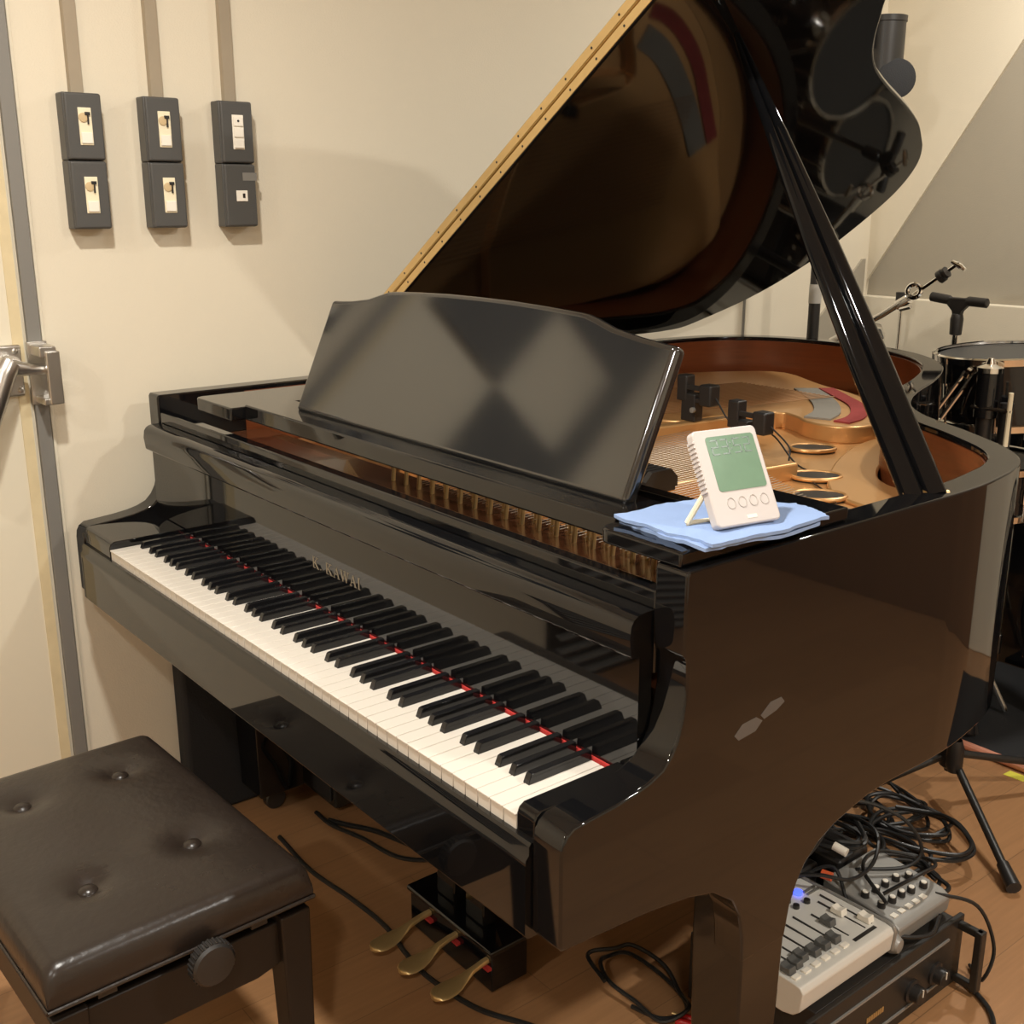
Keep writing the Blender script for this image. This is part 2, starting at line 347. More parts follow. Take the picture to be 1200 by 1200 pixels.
rin = offset2(rimS, TH); rin[0] = (XA+TH, .70); rin[-1] = (XB-TH, .70)
b = B(); nb = len(prof)
b.prism(prof, 'x', XA, XA+TH, skip=(nb-1,)); b.prism(prof, 'x', XB-TH, XB, skip=(nb-1,))
rings = [[b.bm.verts.new((o[0], o[1], .60)), b.bm.verts.new((o[0], o[1], ZT)), b.bm.verts.new((i[0], i[1], ZT)), b.bm.verts.new((i[0], i[1], .60))] for o, i in zip(rimS, rin)]
for a, c in zip(rings, rings[1:]):
    for k in range(4): b.face([a[k], a[(k+1) % 4], c[(k+1) % 4], c[k]])
bmesh.ops.remove_doubles(b.bm, verts=b.bm.verts, dist=2e-4)
obj('case', b, M['piano'], pn, bevel=0.003, seg=3)
# brown lining of the inner rim
lin = [(XA+TH+.0005, .36)] + [p for p in offset2(rimS, TH+.0006)] + [(XB-TH-.0006, .36)]
lin2 = offset2(lin, .003)
b = B(); rr = [[b.bm.verts.new((o[0], o[1], .85)), b.bm.verts.new((o[0], o[1], .984)), b.bm.verts.new((i[0], i[1], .984)), b.bm.verts.new((i[0], i[1], .85))] for o, i in zip(lin, lin2)]
for a, c in zip(rr, rr[1:]):
    for k in range(4): b.face([a[k], a[(k+1) % 4], c[(k+1) % 4], c[k]])
obj('rim_lining', b, M['lining'], pn)
inner = [(XA+TH+.004, .30)] + offset2(rimS, TH+.004)[::2] + [(XB-TH-.004, .30)]
obj('soundboard', B().prism(inner, 'z', .80, .845), M['pinwood'], pn)
# key bed, key slip, key blocks
obj('key_bed', B().box(XA+TH, XB-TH, .012, .60, .60, .70), M['piano'], pn, bevel=0.002)
obj('key_slip', B().prism([(.011,.60),(.011,.712),(.004,.716),(-.004,.716),(-.007,.712),(-.007,.702),(-.0115,.697),(-.012,.690),(-.012,.606),(-.008,.60)], 'x', XA+TH, XB-TH), M['piano'], pn, sharp=50)
kb = [(.0,.70),(.0,.738),(.003,.745),(.010,.749),(.15,.749),(.15,.70)]
obj('key_block', B().prism(kb, 'x', XA+TH, -.0012), M['piano'], pn, bevel=0.0015)
obj('key_block', B().prism(kb, 'x', 1.2235, XB-TH), M['piano'], pn, bevel=0.0015)
# keys
def keymesh_white():
    b = B(); b.box(-.0112, .0112, 0, .147, KZ-.003, KZ); b.box(-.0110, .0110, .0015, .147, KZ-.021, KZ-.003); return b
kw = obj('white_key', keymesh_white(), M['keyw'], pn, bevel=0.0008, local=True)
off = -wloc(pn)
kw.location = off + Vector((P*.5, 0, 0))
for k in range(1, 52):
    o = kw.copy(); COL.objects.link(o); o.location = off + Vector((P*(k+.5), 0, 0))
bo = {'C': .9, 'D': 2.1, 'F': 3.87, 'G': 5., 'A': 6.13}
blacks = [1.13] + [2+7*o+v for o in range(7) for v in bo.values()]
b = B(); hb, ht = .0055, .0046
sec = [(.050, KZ-.004, hb), (.0505, KZ+.001, hb), (.0545, KZ+.0115, ht), (.058, KZ+.0125, ht), (.147, KZ+.0125, ht), (.147, KZ-.004, hb)]
L_ = [b.bm.verts.new((-h, y, z)) for y, z, h in sec]; R_ = [b.bm.verts.new((h, y, z)) for y, z, h in sec]
for i in range(6): b.face([L_[i], L_[(i+1) % 6], R_[(i+1) % 6], R_[i]])
b.face(L_); b.face(R_[::-1])
kk = obj('black_key', b, M['keyb'], pn, bevel=0.0009, seg=3, local=True); kk.location = off + Vector((P*blacks[0], 0, 0))
for xk in blacks[1:]:
    o = kk.copy(); COL.objects.link(o); o.location = off + Vector((P*xk, 0, 0))
obj('felt_strip', B().box(XA+TH+.06, XB-TH-.02, .1475, .151, .722, .7385), M['redfelt'], pn)
# fallboard with its rolled lip
fp = [(.172,.735),(.152,.735),(.1515,.742),(.1515,.8865),(.1425,.8865),(.1395,.888),(.138,.891),(.1355,.912),(.1375,.926),(.1415,.932),(.147,.9355),(.155,.9375),(.171,.938)]
fb = obj('fallboard', B().prism(fp, 'x', XA+TH+.001, XB-TH-.001), M['piano'], pn, sharp=50)
# K. KAWAI lettering
GL = {'K': ([((0,0),(0,1),.2), ((.1,.42),(.72,1),.09), ((.25,.55),(.8,0),.2)], .9, [(-.12,.32,0),(-.12,.32,1),(.5,.9,1),(.55,1.0,0)]),
      'A': ([((.0,0),(.42,1),.09), ((.42,1),(.82,0),.2), ((.17,.35),(.65,.35),.07)], .9, [(-.13,.2,0),(.62,1.0,0)]),
      'W': ([((0,1),(.3,0),.2), ((.3,0),(.6,.95),.09), ((.6,.95),(.88,0),.2), ((.88,0),(1.18,1),.09)], 1.2, [(-.15,.25,1),(.45,.8,1),(1.0,1.35,1)]),
      'I': ([((.1,0),(.1,1),.2)], .22, [(-.05,.32,0),(-.05,.32,1)]), '.': ([((.0,.0),(.0,.12),.14)], .2, [])}
b = B(); H_ = .0175; x = .517; yl = .1513; zl = .803
def stroke(b, p, q, w_):
    d = Vector((q[0]-p[0], q[1]-p[1])); d.normalize(); n = Vector((-d.y, d.x))*w_*.5
    b.prism([(x+H_*(p[0]+n.x), zl+H_*(p[1]+n.y)), (x+H_*(q[0]+n.x), zl+H_*(q[1]+n.y)), (x+H_*(q[0]-n.x), zl+H_*(q[1]-n.y)), (x+H_*(p[0]-n.x), zl+H_*(p[1]-n.y))], 'y', yl-.0003, yl)
for ch in 'K. KAWAI':
    if ch == ' ': x += H_*.55; continue
    st, wd, sf = GL[ch]
    for p, q, w_ in st: stroke(b, p, q, w_)
    for a0, a1, zz in sf: stroke(b, (a0, zz), (a1, zz), .07)
    x += H_*(wd+.38)
obj('lettering', b, M['letter'], fb)
# rail behind the lip, pin block, gold parts in front
obj('lock_rail', B().box(XA+TH, XB-TH, .1735, .196, .86, .96), M['piano'], pn, bevel=0.003, seg=3)
obj('pin_block', B().box(XA+TH+.004, XB-TH-.004, .197, .40, .83, .90), M['pinwood'], pn)
obj('maker_plate', B().box(.50, .60, .20, .222, .90, .945), M['brass'], pn, bevel=0.001)
pin = obj('tuning_pin', B().tube([(0, 0, .898), (0, 0, .928), (0, 0, .929), (0, 0, .94)], [.0038, .0038, .0030, .0028], 8), M['brass'], pn, local=True)
pin.location = off + Vector((.42, .31, 0)); first = True
for k in range(20):
    xp = .44+k*.0395
    for j in range(3):
        if first: o = pin; first = False
        else: o = pin.copy(); COL.objects.link(o)
        o.location = off + Vector((xp+.006*j, .262+.023*j, 0)); o.rotation_euler = (R(-6), 0, 0)
# iron frame
frame_out = [(XA+TH+.006, .385)] + offset2(rimS, TH+.02)[::2] + [(XB-TH-.006, .385)]
fr = B().prism(frame_out, 'z', .846, .868)
obj('iron_frame', fr, M['gold'], pn, bevel=0.003)
def rib(name, pts, z0, z1, m_=M['gold'], bev=.004): return obj(name, B().prism(pts, 'z', z0, z1), m_, pn, bevel=bev)
flange = smooth2([(.345,1.11),(.395,1.235),(.455,1.385),(.51,1.385),(.56,1.355),(.615,1.345),(.665,1.365),(.685,1.42),(.66,1.50),(.59,1.60),(.50,1.68),(.40,1.75),(.30,1.79),(.24,1.82),(.08,1.90),(-.02,1.82),(-.11,1.60),(-.11,1.11)], 3, True)
rib('string_plate', flange, .866, .905)
rib('frame_strut', [(.33,.42),(.36,.42),(.48,1.36),(.45,1.37)], .866, .912)
rib('frame_strut', [(.70,.40),(.726,.40),(.80,1.02),(.775,1.03)], .866, .90)
rib('frame_strut', [(1.09,.36),(1.115,.36),(1.11,.80),(1.085,.80)], .866, .908)
rib('frame_ledge', smooth2([(.70,1.36),(.78,1.16),(.90,.98),(1.02,.93),(1.10,.95),(1.03,1.06),(.93,1.10),(.86,1.19),(.80,1.33),(.75,1.46),(.70,1.50)], 4, True), .866, .876)
def sweep_flat(name, path, wd, z0, z1, m_):
    pts = smooth2(path, 6); a = offset2(pts, wd/2); c = offset2(pts, -wd/2)
    return obj(name, B().prism(a+c[::-1], 'z', z0, z1), m_, pn)
sweep_flat('hitch_felt', [(.33,1.745),(.43,1.67),(.52,1.60),(.585,1.52),(.62,1.45),(.63,1.39)], .038, .905, .9085, M['reddusty'])
sweep_flat('bridge_felt', [(.30,1.70),(.40,1.62),(.48,1.54),(.54,1.46),(.57,1.385)], .06, .905, .909, M['greyfelt'])
for (cx, cy) in ((.665,1.245),(.822,1.046),(.915,.93)):
    d = Vector((.66,.75,0)).normalized(); e = Vector((-d.y, d.x, 0)); Oc = Vector((cx, cy, .8745))
    ell = [Oc+.046*math.cos(2*math.pi*k/28)*d+.034*math.sin(2*math.pi*k/28)*e for k in range(28)]
    obj('frame_hole_rim', B().tube([p+Vector((0,0,.0005)) for p in ell], .0042, 8, False, True), M['gold'], pn)
    obj('hole_shade_disc', B().prism([(p.x, p.y) for p in ell], 'z', .866, .8768), M['dark'], pn)  # solid dark disc, its colour stands for the shade down the hole
st = obj('string', B().cyl((0, 0, .906), (0, .68, .910), .0006, n=5), M['string'], pn, local=True)
st.location = off + Vector((.50, .37, 0))
for k in range(1, 60):
    o = st.copy(); COL.objects.link(o); o.location = off + Vector((.50+k*.0105, .37, 0)); o.scale = (1, 1-.008*k, 1)
bs = obj('bass_string', B().cyl((0, 0, .914), (.26, 1.22, .914), .0012, n=6), M['copper'], pn, local=True)
bs.location = off + Vector((-.10, .40, 0))
for k in range(1, 22):
    o = bs.copy(); COL.objects.link(o); o.location = off + Vector((-.10+k*.0135, .40, 0))
obj('board_opening', B().prism([(-.10,.62),(.62,.62),(.66,.80),(.60,1.06),(.44,1.07),(.30,1.10),(-.10,1.10)], 'z', .862, .8695), M['soundwood'], pn)
dmp = obj('damper', B().prism([(0,.914),(.075,.914),(.075,.93),(.06,.945),(.015,.945),(0,.93)], 'x', -.0055, .0055).box(-.0052, .0052, .005, .07, .908, .914), M['dark'], pn, local=True)
dmp.location = off + Vector((-.08, .60, 0))
for k in range(1, 66):
    o = dmp.copy(); COL.objects.link(o); o.location = off + Vector((-.08+k*.0137, .60, 0))
# side boards, tray and music desk
def rboard(name, x0, x1, y0, y1, z0, z1, cx):
    r = .02; pts = []
    if cx > 0: pts = [(x0, y1)] + [(x0+r-r*math.cos(a), y0+r-r*math.sin(a)) for a in [R(9*k) for k in range(11)]] + [(x1, y0), (x1, y1)]
    else: pts = [(x0, y1), (x0, y0)] + [(x1-r+r*math.sin(a), y0+r-r*math.cos(a)) for a in [R(9*k) for k in range(11)]] + [(x1, y1)]
    return obj(name, B().prism(pts, 'z', z0, z1), M['piano'], pn, bevel=0.003, seg=3)
rboard('side_board', 1.155, XB-.012, .172, .47, .9945, 1.012, 1)
rboard('side_board', .025, .1855, .178, .50, .988, 1.012, 1)
obj('desk_tray', B().box(.186, 1.154, .205, .30, .988, 1.016), M['piano'], pn, bevel=0.003, seg=3)
obj('tray_rail', B().box(.186, 1.154, .33, .355, .985, 1.012), M['piano'], pn, bevel=0.002)
DT = [(.288,0),(1.119,0),(1.119,.205),(1.10,.206),(1.05,.211),(1.0,.2185),(.965,.228),(.945,.2325),(.93,.234),(.86,.2375),(.78,.240),(.70,.2405),(.62,.240),(.54,.2375),(.47,.234),(.455,.2325),(.435,.227),(.40,.2165),(.35,.2095),(.31,.2065),(.288,.206)]
dk = Vector((0, .083, .187)).normalized(); dn = Vector((0, dk.z, -dk.y))
obj('music_desk', B().frame_prism(DT, (0, .253, 1.016), (1,0,0), dk, dn, 0, .022), M['satin'], pn, bevel=0.0085, seg=5)
obj('desk_support', B().cyl((.72, .35, 1.01), (.72, .335, 1.16), .006), M['brass_dull'], pn)
# lid
LA = R(34.27); LH = Vector((XA, 0, 1.01)); LS = Vector((math.cos(LA), 0, math.sin(LA))); LN = Vector((-math.sin(LA), 0, math.cos(LA))); LY = Vector((0,1,0))
lo = [(.0,.633),(.0,1.2),(.0,1.60),(.002,1.66),(.016,1.74),(.067,1.80),(.15,1.873),(.235,1.918),(.327,1.943),(.40,1.951),(.478,1.949),(.57,1.94),(.66,1.922),(.735,1.89),(.80,1.845),(.85,1.79),(.882,1.742),(.92,1.68),(.945,1.63),(.975,1.56),(.997,1.503),(1.036,1.40),(1.076,1.31),(1.117,1.247),(1.157,1.203),(1.195,1.168),(1.232,1.134),(1.30,1.085),(1.36,1.04),(1.42,.98),(1.455,.92),(1.475,.85),(1.487,.75)]
lo = lo[:3] + smooth2(lo[3:], 4) + [(1.489, .633)]
lid = obj('lid', B().frame_prism(lo, LH, LS, LY, LN, 0, .02), M['lidblack'], pn, bevel=0.004, seg=3)
flap = [(.0,.633),(1.489,.633),(1.48,.80),(1.45,.90),(1.40,.99),(1.3,1.03),(.0,1.03)]
obj('lid_flap', B().frame_prism(flap, LH, LS, LY, LN, .023, .043), M['piano'], pn, bevel=0.004, seg=3)
hg = B().frame_prism([(.0,.6315),(1.488,.6315),(1.488,.6335),(.0,.6335)], LH, LS, LY, LN, .0035, .0185)
hg.frame_prism([(.0,.6315),(1.488,.6315),(1.488,.6335),(.0,.6335)], LH, LS, LY, LN, .0245, .0395)
hinge = obj('lid_hinge', hg, M['brass'], pn)
p0 = LH+LN*.0215+LY*.6325
obj('hinge_pin', B().cyl(p0, p0+LS*1.488, .0022, n=10), M['brass_dull'], hinge)
sb = B()
for k in range(20):
    for nn in (.011, .032):
        q = LH+LS*(.04+k*.075)+LY*.6314+LN*nn; sb.lathe([(.0022,0),(.0022,.0006),(0,.001)], q, (0,-1,0), 8)
obj('screw', sb, M['dark'], hinge)
# prop stick
pb = Vector((1.268, .672, .985)); pt = Vector((.738, .858, 1.636)); dd = (pt-pb).normalized()
wv = Vector((.60, .80, 0)); wv = (wv-dd*wv.dot(dd)).normalized(); tv = dd.cross(wv)
b = B(); L0 = (pt-pb).length
sec = []
for t, hw, hd_ in ((0,.032,.013),(.25,.031,.013),(.5,.026,.012),(.75,.017,.010),(.93,.009,.007),(1,.005,.005)):
    c0 = pb+dd*L0*t
    pr_ = []
    for lo_c in (-.5, .5):
        for q in range(9):
            an = math.pi*(1-q/8); pr_.append((lo_c+.5*math.cos(an), .95*math.sin(an)+.05))
    pr_ = pr_+[(x_, -y_) for x_, y_ in pr_[::-1]]
    ring = [b.bm.verts.new(c0+wv*hw*x_+tv*hd_*y_) for x_, y_ in pr_]
    sec.append(ring)
for a, c in zip(sec, sec[1:]):
    for k in range(36): b.face([a[k], a[(k+1) % 36], c[(k+1) % 36], c[k]])
b.face(sec[0]); b.face(sec[-1][::-1])
ps = obj('prop_stick', b, M['lidblack'], pn, sharp=60, wn=False)
obj('prop_hinge', B().cyl((1.245, .65, .985), (1.285, .70, .985), .011), M['brass_dull'], ps)
b = B()
for t in (.36, ): b.lathe([(.006,0),(.006,.004),(0,.006)], pb+dd*L0*t+tv*.012, tv, 14)
# legs
def leg(x0, x1, y0, y1, cm='brass_dull'):
    b = B(); s = .006
    A = [b.bm.verts.new(v) for v in ((x0,y0,.45),(x1,y0,.45),(x1,y1,.45),(x0,y1,.45))]
    T_ = [b.bm.verts.new(v) for v in ((x0,y0,.60),(x1,y0,.60),(x1,y1,.60),(x0,y1,.60))]
    C = [b.bm.verts.new(v) for v in ((x0+s,y0+s*1.4,.06),(x1-s,y0+s*1.4,.06),(x1-s,y1-s*1.6,.06),(x0+s,y1-s*1.6,.06))]
    for lo_, hi_ in ((C, A), (A, T_)):
        for k in range(4): b.face([lo_[k], lo_[(k+1) % 4], hi_[(k+1) % 4], hi_[k]])
    b.face(C[::-1]); b.face(T_)
    o = obj('leg', b, M['piano'], pn, bevel=0.003)
    xc, yc = (x0+x1)/2, (y0+y1)/2
    cs = obj('caster', B().lathe([(0,-.012),(.022,-.012),(.025,-.008),(.025,.008),(.022,.012),(0,.012)], (xc, yc, .025), (1,0,0)), M[cm], o)
    obj('caster_fork', B().box(xc-.018, xc+.018, yc-.012, yc+.012, .045, .066), M[cm], o)
leg(1.216, XB-.0005, .302, .386); leg(XA+.0005, XA+.112, .302, .43, 'dark'); leg(.10, .20, 1.72, 1.82)
# pedal lyre
ly = obj('pedal_lyre', B().box(.455, .712, .358, .44, .012, .088), M['piano'], pn, bevel=0.003)
obj('lyre_cap', B().prism([(.45,.352),(.717,.352),(.717,.446),(.45,.446)], 'z', .088, .10), M['piano'], ly, bevel=0.004)
for xx in (.535, .625): obj('lyre_post', B().prism([(xx-.03, .10),(xx+.03, .10),(xx+.022, .35),(xx+.03, .60),(xx-.03, .60),(xx-.022, .35)], 'y', .385, .415), M['piano'], ly, bevel=0.004)
obj('lyre_brace', B().cyl((.585, .43, .09), (.585, .60, .58), .006), M['brass_dull'], ly)
for xx, tl in ((.521, .243), (.606, .250), (.699, .258)):
    b = B(); n = 14; up = []; dn_ = []
    pl = [(.362,.006,.074),(.335,.006,.072),(.312,.007,.067),(.296,.011,.061),(.280,.0175,.057),(.264,.0215,.055),(.248,.022,.054),(.237,.0185,.054),(.230,.012,.054),(.227,.004,.054)]
    ringsP = []
    for y_, hw, z_ in pl:
        y2 = y_+(tl-.243)*.8
        ringsP.append([b.bm.verts.new((xx+a*hw, y2, z_+c)) for a, c in ((-1,.0),(-.75,.0045),(0,.006),(.75,.0045),(1,0),(.75,-.004),(-.75,-.004))])
    for a, c in zip(ringsP, ringsP[1:]):
        for k in range(7): b.face([a[k], a[(k+1) % 7], c[(k+1) % 7], c[k]])
    b.face(ringsP[0]); b.face(ringsP[-1][::-1])
    pe = obj('pedal', b, M['brass'], ly, sharp=50)
    obj('felt_pad', B().box(xx-.012, xx+.012, .350, .3585, .058, .064), M['redfelt'], pe)
# old tape marks on the side
for yz in ([(.262,.775),(.275,.786),(.30,.788),(.312,.780),(.30,.770),(.27,.767)], [(.308,.788),(.325,.80),(.345,.801),(.352,.793),(.338,.786),(.315,.781)]):
    obj('tape_residue', B().prism(yz, 'x', XB-.0002, XB+.0003), M['smudge'], pn)

# ------------------------------------------------------------------ piano bench
bn = thing('piano_bench', 'dark brown leather piano bench with four tufted buttons in front of the piano', 'bench', (.5625, -.232, 0), R(2.0))
hx, hy, ht_ = .27, .181, .494
but = [(-.152,.083),(-.153,-.068),(.123,-.073),(.109,.082)]
b = B(); NX, NY = 66, 46; G = []
def prof_h(d, r): return 0 if d >= r else -(r-math.sqrt(max(0, r*r-(r-d)**2)))
for i in range(NX+1):
    row = []
    for j in range(NY+1):
        u = -1+2*i/NX; v_ = -1+2*j/NY
        x_ = hx*math.copysign(1-(1-abs(u))**1.25, u) if True else 0; y_ = hy*math.copysign(1-(1-abs(v_))**1.25, v_)
        z_ = ht_ + .008*(1-u*u)*(1-v_*v_)
        z_ += prof_h(hx-abs(x_), .022) + prof_h(hy-abs(y_), .022)
        for bx, by in but:
            d2 = (x_-bx)**2+(y_-by)**2; z_ -= .011*math.exp(-d2/.0012) + .006*math.exp(-d2/.00022)
        row.append(b.bm.verts.new((x_, y_, z_)))
    G.append(row)
for i in range(NX):
    for j in range(NY): b.face([G[i][j], G[i+1][j], G[i+1][j+1], G[i][j+1]])
loop = [G[i][0] for i in range(NX)] + [G[NX][j] for j in range(NY)] + [G[i][NY] for i in range(NX, 0, -1)] + [G[0][j] for j in range(NY, 0, -1)]
prev = loop
for dz, k in ((.460, 1.003), (.447, 1.002), (.438, .985)):
    cur = [b.bm.verts.new((v_.co.x*k, v_.co.y*k, min(dz, v_.co.z))) for v_ in loop]
    for q in range(len(loop)): b.face([prev[q], prev[(q+1) % len(loop)], cur[(q+1) % len(loop)], cur[q]])
    prev = cur
b.face(prev)
seat = obj('seat_cushion', b, M['leather'], bn, local=True, sharp=60)
for bx, by in but: obj('button', B().lathe([(.013,0),(.013,.003),(.0105,.006),(.005,.0078),(0,.0082)], (bx, by, ht_-.009), (0,0,1), 20), M['leather'], seat, local=True)
b = B()
for pts in ([(-hx*1.004,-hy*1.004),(hx*1.004,-hy*1.004)], [(hx*1.004,-hy*1.004),(hx*1.004,hy*1.004)], [(hx*1.004,hy*1.004),(-hx*1.004,hy*1.004)], [(-hx*1.004,hy*1.004),(-hx*1.004,-hy*1.004)]):
    b.cyl((*pts[0], .442), (*pts[1], .442), .0028, n=8)
obj('welt', b, M['leather'], seat, local=True)
obj('frame_plate', B().box(-.20, .16, -.09, .09, .430, .44), M['benchwood'], bn, local=True)
for s in (-1, 1):
    obj('apron', B().box(-.225, .225, s*.155-.009, s*.155+.009, .335, .412), M['benchwood'], bn, local=True, bevel=.002)
    obj('apron', B().prism([(-.155,.412),(.155,.412),(.155,.36),(.13,.345),(.10,.338),(-.10,.338),(-.13,.345),(-.155,.36)], 'x', s*.243-.009, s*.243+.009), M['benchwood'], bn, local=True, bevel=.002)
    kn = B(); kn.lathe([(.007,-.07),(.007,0),(.026,0),(.029,.003),(.029,.018),(.026,.022),(.018,.023),(0,.023)], (s*.286, -.005+.02, .432), (s,0,0), 32)
    ko = obj('height_knob', kn, M['dark'], bn, local=True)
    rb = B()
    for k in range(28):
        a = 2*math.pi*k/28; rb.cyl((s*.289, .015+.029*math.cos(a), .432+.029*math.sin(a)), (s*.303, .015+.029*math.cos(a), .432+.029*math.sin(a)), .0018, n=6)
    obj('knurling', rb, M['dark'], ko, local=True)
    for q in (-1, 1):
        b = B(); x0, y0 = s*.243, q*.155
        A = [b.bm.verts.new((x0+a*.023, y0+c*.023, .424)) for a, c in ((-1,-1),(1,-1),(1,1),(-1,1))]
        C = [b.bm.verts.new((x0+s*.004+a*.016, y0+q*.004+c*.016, 0)) for a, c in ((-1,-1),(1,-1),(1,1),(-1,1))]
        for k in range(4): b.face([C[k], C[(k+1) % 4], A[(k+1) % 4], A[k]])
        b.face(A); b.face(C[::-1])
        obj('leg', b, M['benchwood'], bn, local=True, bevel=.003)
        obj('lift_arm', B().box(x0-.012 if s > 0 else x0-.012, x0+.012, y0-q*.05-.012, y0-q*.05+.012, .42, .436), M['dark'], bn, local=True)

# ------------------------------------------------------------------ cloth and clock on the side board
def cloth_layer(pts, z, th, seed):
    rnd = random.Random(seed); out = []
    n = len(pts)
    for i in range(n):
        a = Vector((*pts[i], 0)); c = Vector((*pts[(i+1) % n], 0)); k = 16
        for q in range(k):
            p = a.lerp(c, q/k); nrm = Vector((c.y-a.y, a.x-c.x, 0)).normalized()
            out.append((p.x+nrm.x*rnd.uniform(-.0018, .0018), p.y+nrm.y*rnd.uniform(-.0018, .0018)))
    bm = bmesh.new()
    cx = sum(p[0] for p in out)/len(out); cy = sum(p[1] for p in out)/len(out)
    def zz(x, y): return z+.0022*math.sin(23*x+seed)*math.cos(31*y+seed*2)+.001*math.sin(90*x+60*y)
    prev = None; ringsC = []
    for f in (1, .9, .7, .45, .2):
        ringsC.append([bm.verts.new((cx+(x-cx)*f, cy+(y-cy)*f, zz(cx+(x-cx)*f, cy+(y-cy)*f)-(0.0015 if f == 1 else 0))) for x, y in out])
    cen = bm.verts.new((cx, cy, zz(cx, cy))); N = len(out)
    for a, c in zip(ringsC, ringsC[1:]):
        for k in range(N): bm.faces.new([a[k], a[(k+1) % N], c[(k+1) % N], c[k]])
    for k in range(N): bm.faces.new([ringsC[-1][k], ringsC[-1][(k+1) % N], cen])
    bot = [bm.verts.new((v.co.x, v.co.y, v.co.z-th)) for v in ringsC[0]]
    for k in range(N): bm.faces.new([bot[k], bot[(k+1) % N], ringsC[0][(k+1) % N], ringsC[0][k]])
    bm.faces.new(bot[::-1])
    return bm
cl = thing('folded_cloth', 'light blue folded cloth lying on the right side board of the piano', 'cloth', (1.24, .30, 1.012))
obj('cloth_layer', cloth_layer([(1.162,.203),(1.306,.190),(1.318,.372),(1.262,.404),(1.176,.345)], 1.0178, .004, 3), M['cloth'], cl)
obj('cloth_layer', cloth_layer([(1.157,.200),(1.311,.196),(1.322,.382),(1.255,.408),(1.172,.342)], 1.0238, .004, 5), M['cloth'], cl)
# clock
ck = thing('digital_clock', 'white digital clock with green screen propped on the blue cloth', 'clock', (1.295, .276, 1.026))
cb = Vector((.016, .086, 0)).normalized(); ckb = Vector((-cb.y, cb.x, 0)); th = R(30)
cu = (math.sin(th)*ckb+math.cos(th)*Vector((0,0,1))); cn = cb.cross(cu).normalized()
CO = Vector((1.288, .231, 1.028)); cw, chh = .089, .113
def rrect(x0, x1, y0, y1, r, n=5):
    out = []
    for cx, cy, a0 in ((x1-r, y1-r, 0), (x0+r, y1-r, 90), (x0+r, y0+r, 180), (x1-r, y0+r, 270)):
        out += [(cx+r*math.cos(R(a0+90*k/n)), cy+r*math.sin(R(a0+90*k/n))) for k in range(n+1)]
    return out
body = obj('clock_body', B().frame_prism(rrect(0, cw, 0, chh, .006), CO, cb, cu, cn, -.013, 0), M['clock'], ck, bevel=.002, seg=3)
rg = B()
for k in range(12): rg.frame_prism([(-.0018, .042+k*.0052), (.002, .042+k*.0052), (.002, .0448+k*.0052), (-.0018, .0448+k*.0052)], CO, cb, cu, cn, -.012, -.001)
obj('ridges', rg, M['clock'], body)
scr = obj('screen', B().frame_prism(rrect(.015, .082, .040, .104, .004), CO, cb, cu, cn, -.0005, .0006), M['lcd'], ck)
dg = B(); SEG = {'2': 'abged', '3': 'abgcd', '5': 'afgcd'}
def digit(x0, y0, w_, h_, ch):
    t = .0016; S = {'a': (x0, x0+w_, y0+h_-t, y0+h_), 'd': (x0, x0+w_, y0, y0+t), 'g': (x0, x0+w_, y0+h_/2-t/2, y0+h_/2+t/2), 'f': (x0, x0+t, y0+h_/2, y0+h_), 'e': (x0, x0+t, y0, y0+h_/2), 'b': (x0+w_-t, x0+w_, y0+h_/2, y0+h_), 'c': (x0+w_-t, x0+w_, y0, y0+h_/2)}
    for s in SEG[ch]:
        a, c, d, e = S[s]; dg.frame_prism([(a, d), (c, d), (c, e), (a, e)], CO, cb, cu, cn, .0006, .0008)
for ch, xx in zip('2352', (.020, .034, .051, .065)): digit(xx, .082, .010, .018, ch)
for yy in (.087, .094): dg.frame_prism([(.0465, yy), (.0482, yy), (.0482, yy+.0018), (.0465, yy+.0018)], CO, cb, cu, cn, .0006, .0008)
obj('digits', dg, M['lcdink'], scr)
for k in range(4):
    bb = B(); c0 = (.026+k*.0155, .026); outl = [CO+cb*(c0[0]+.0055*math.cos(2*math.pi*q/16))+cu*(c0[1]+.0062*math.sin(2*math.pi*q/16))+cn*.0002 for q in range(16)]
    bb.tube(outl, .0005, 5, False, True); obj('button', bb, M['grey'], ck)
obj('badge', B().frame_prism(rrect(.042, .056, .0065, .0105, .001, 2), CO, cb, cu, cn, 0, .0004), M['white'], ck)
kt = B(); a = CO+cb*.008+cu*.048-cn*.012; e_ = Vector((1.246, .226, 1.026))
kt.tube([a, e_], .0035, 8); a2 = CO+cb*.07+cu*.048-cn*.012; e2 = Vector((1.262, .29, 1.026)); kt.tube([a2, e2], .0035, 8); kt.tube([e_, e2], .003, 8)
obj('kickstand', kt, M['ivory'], ck)

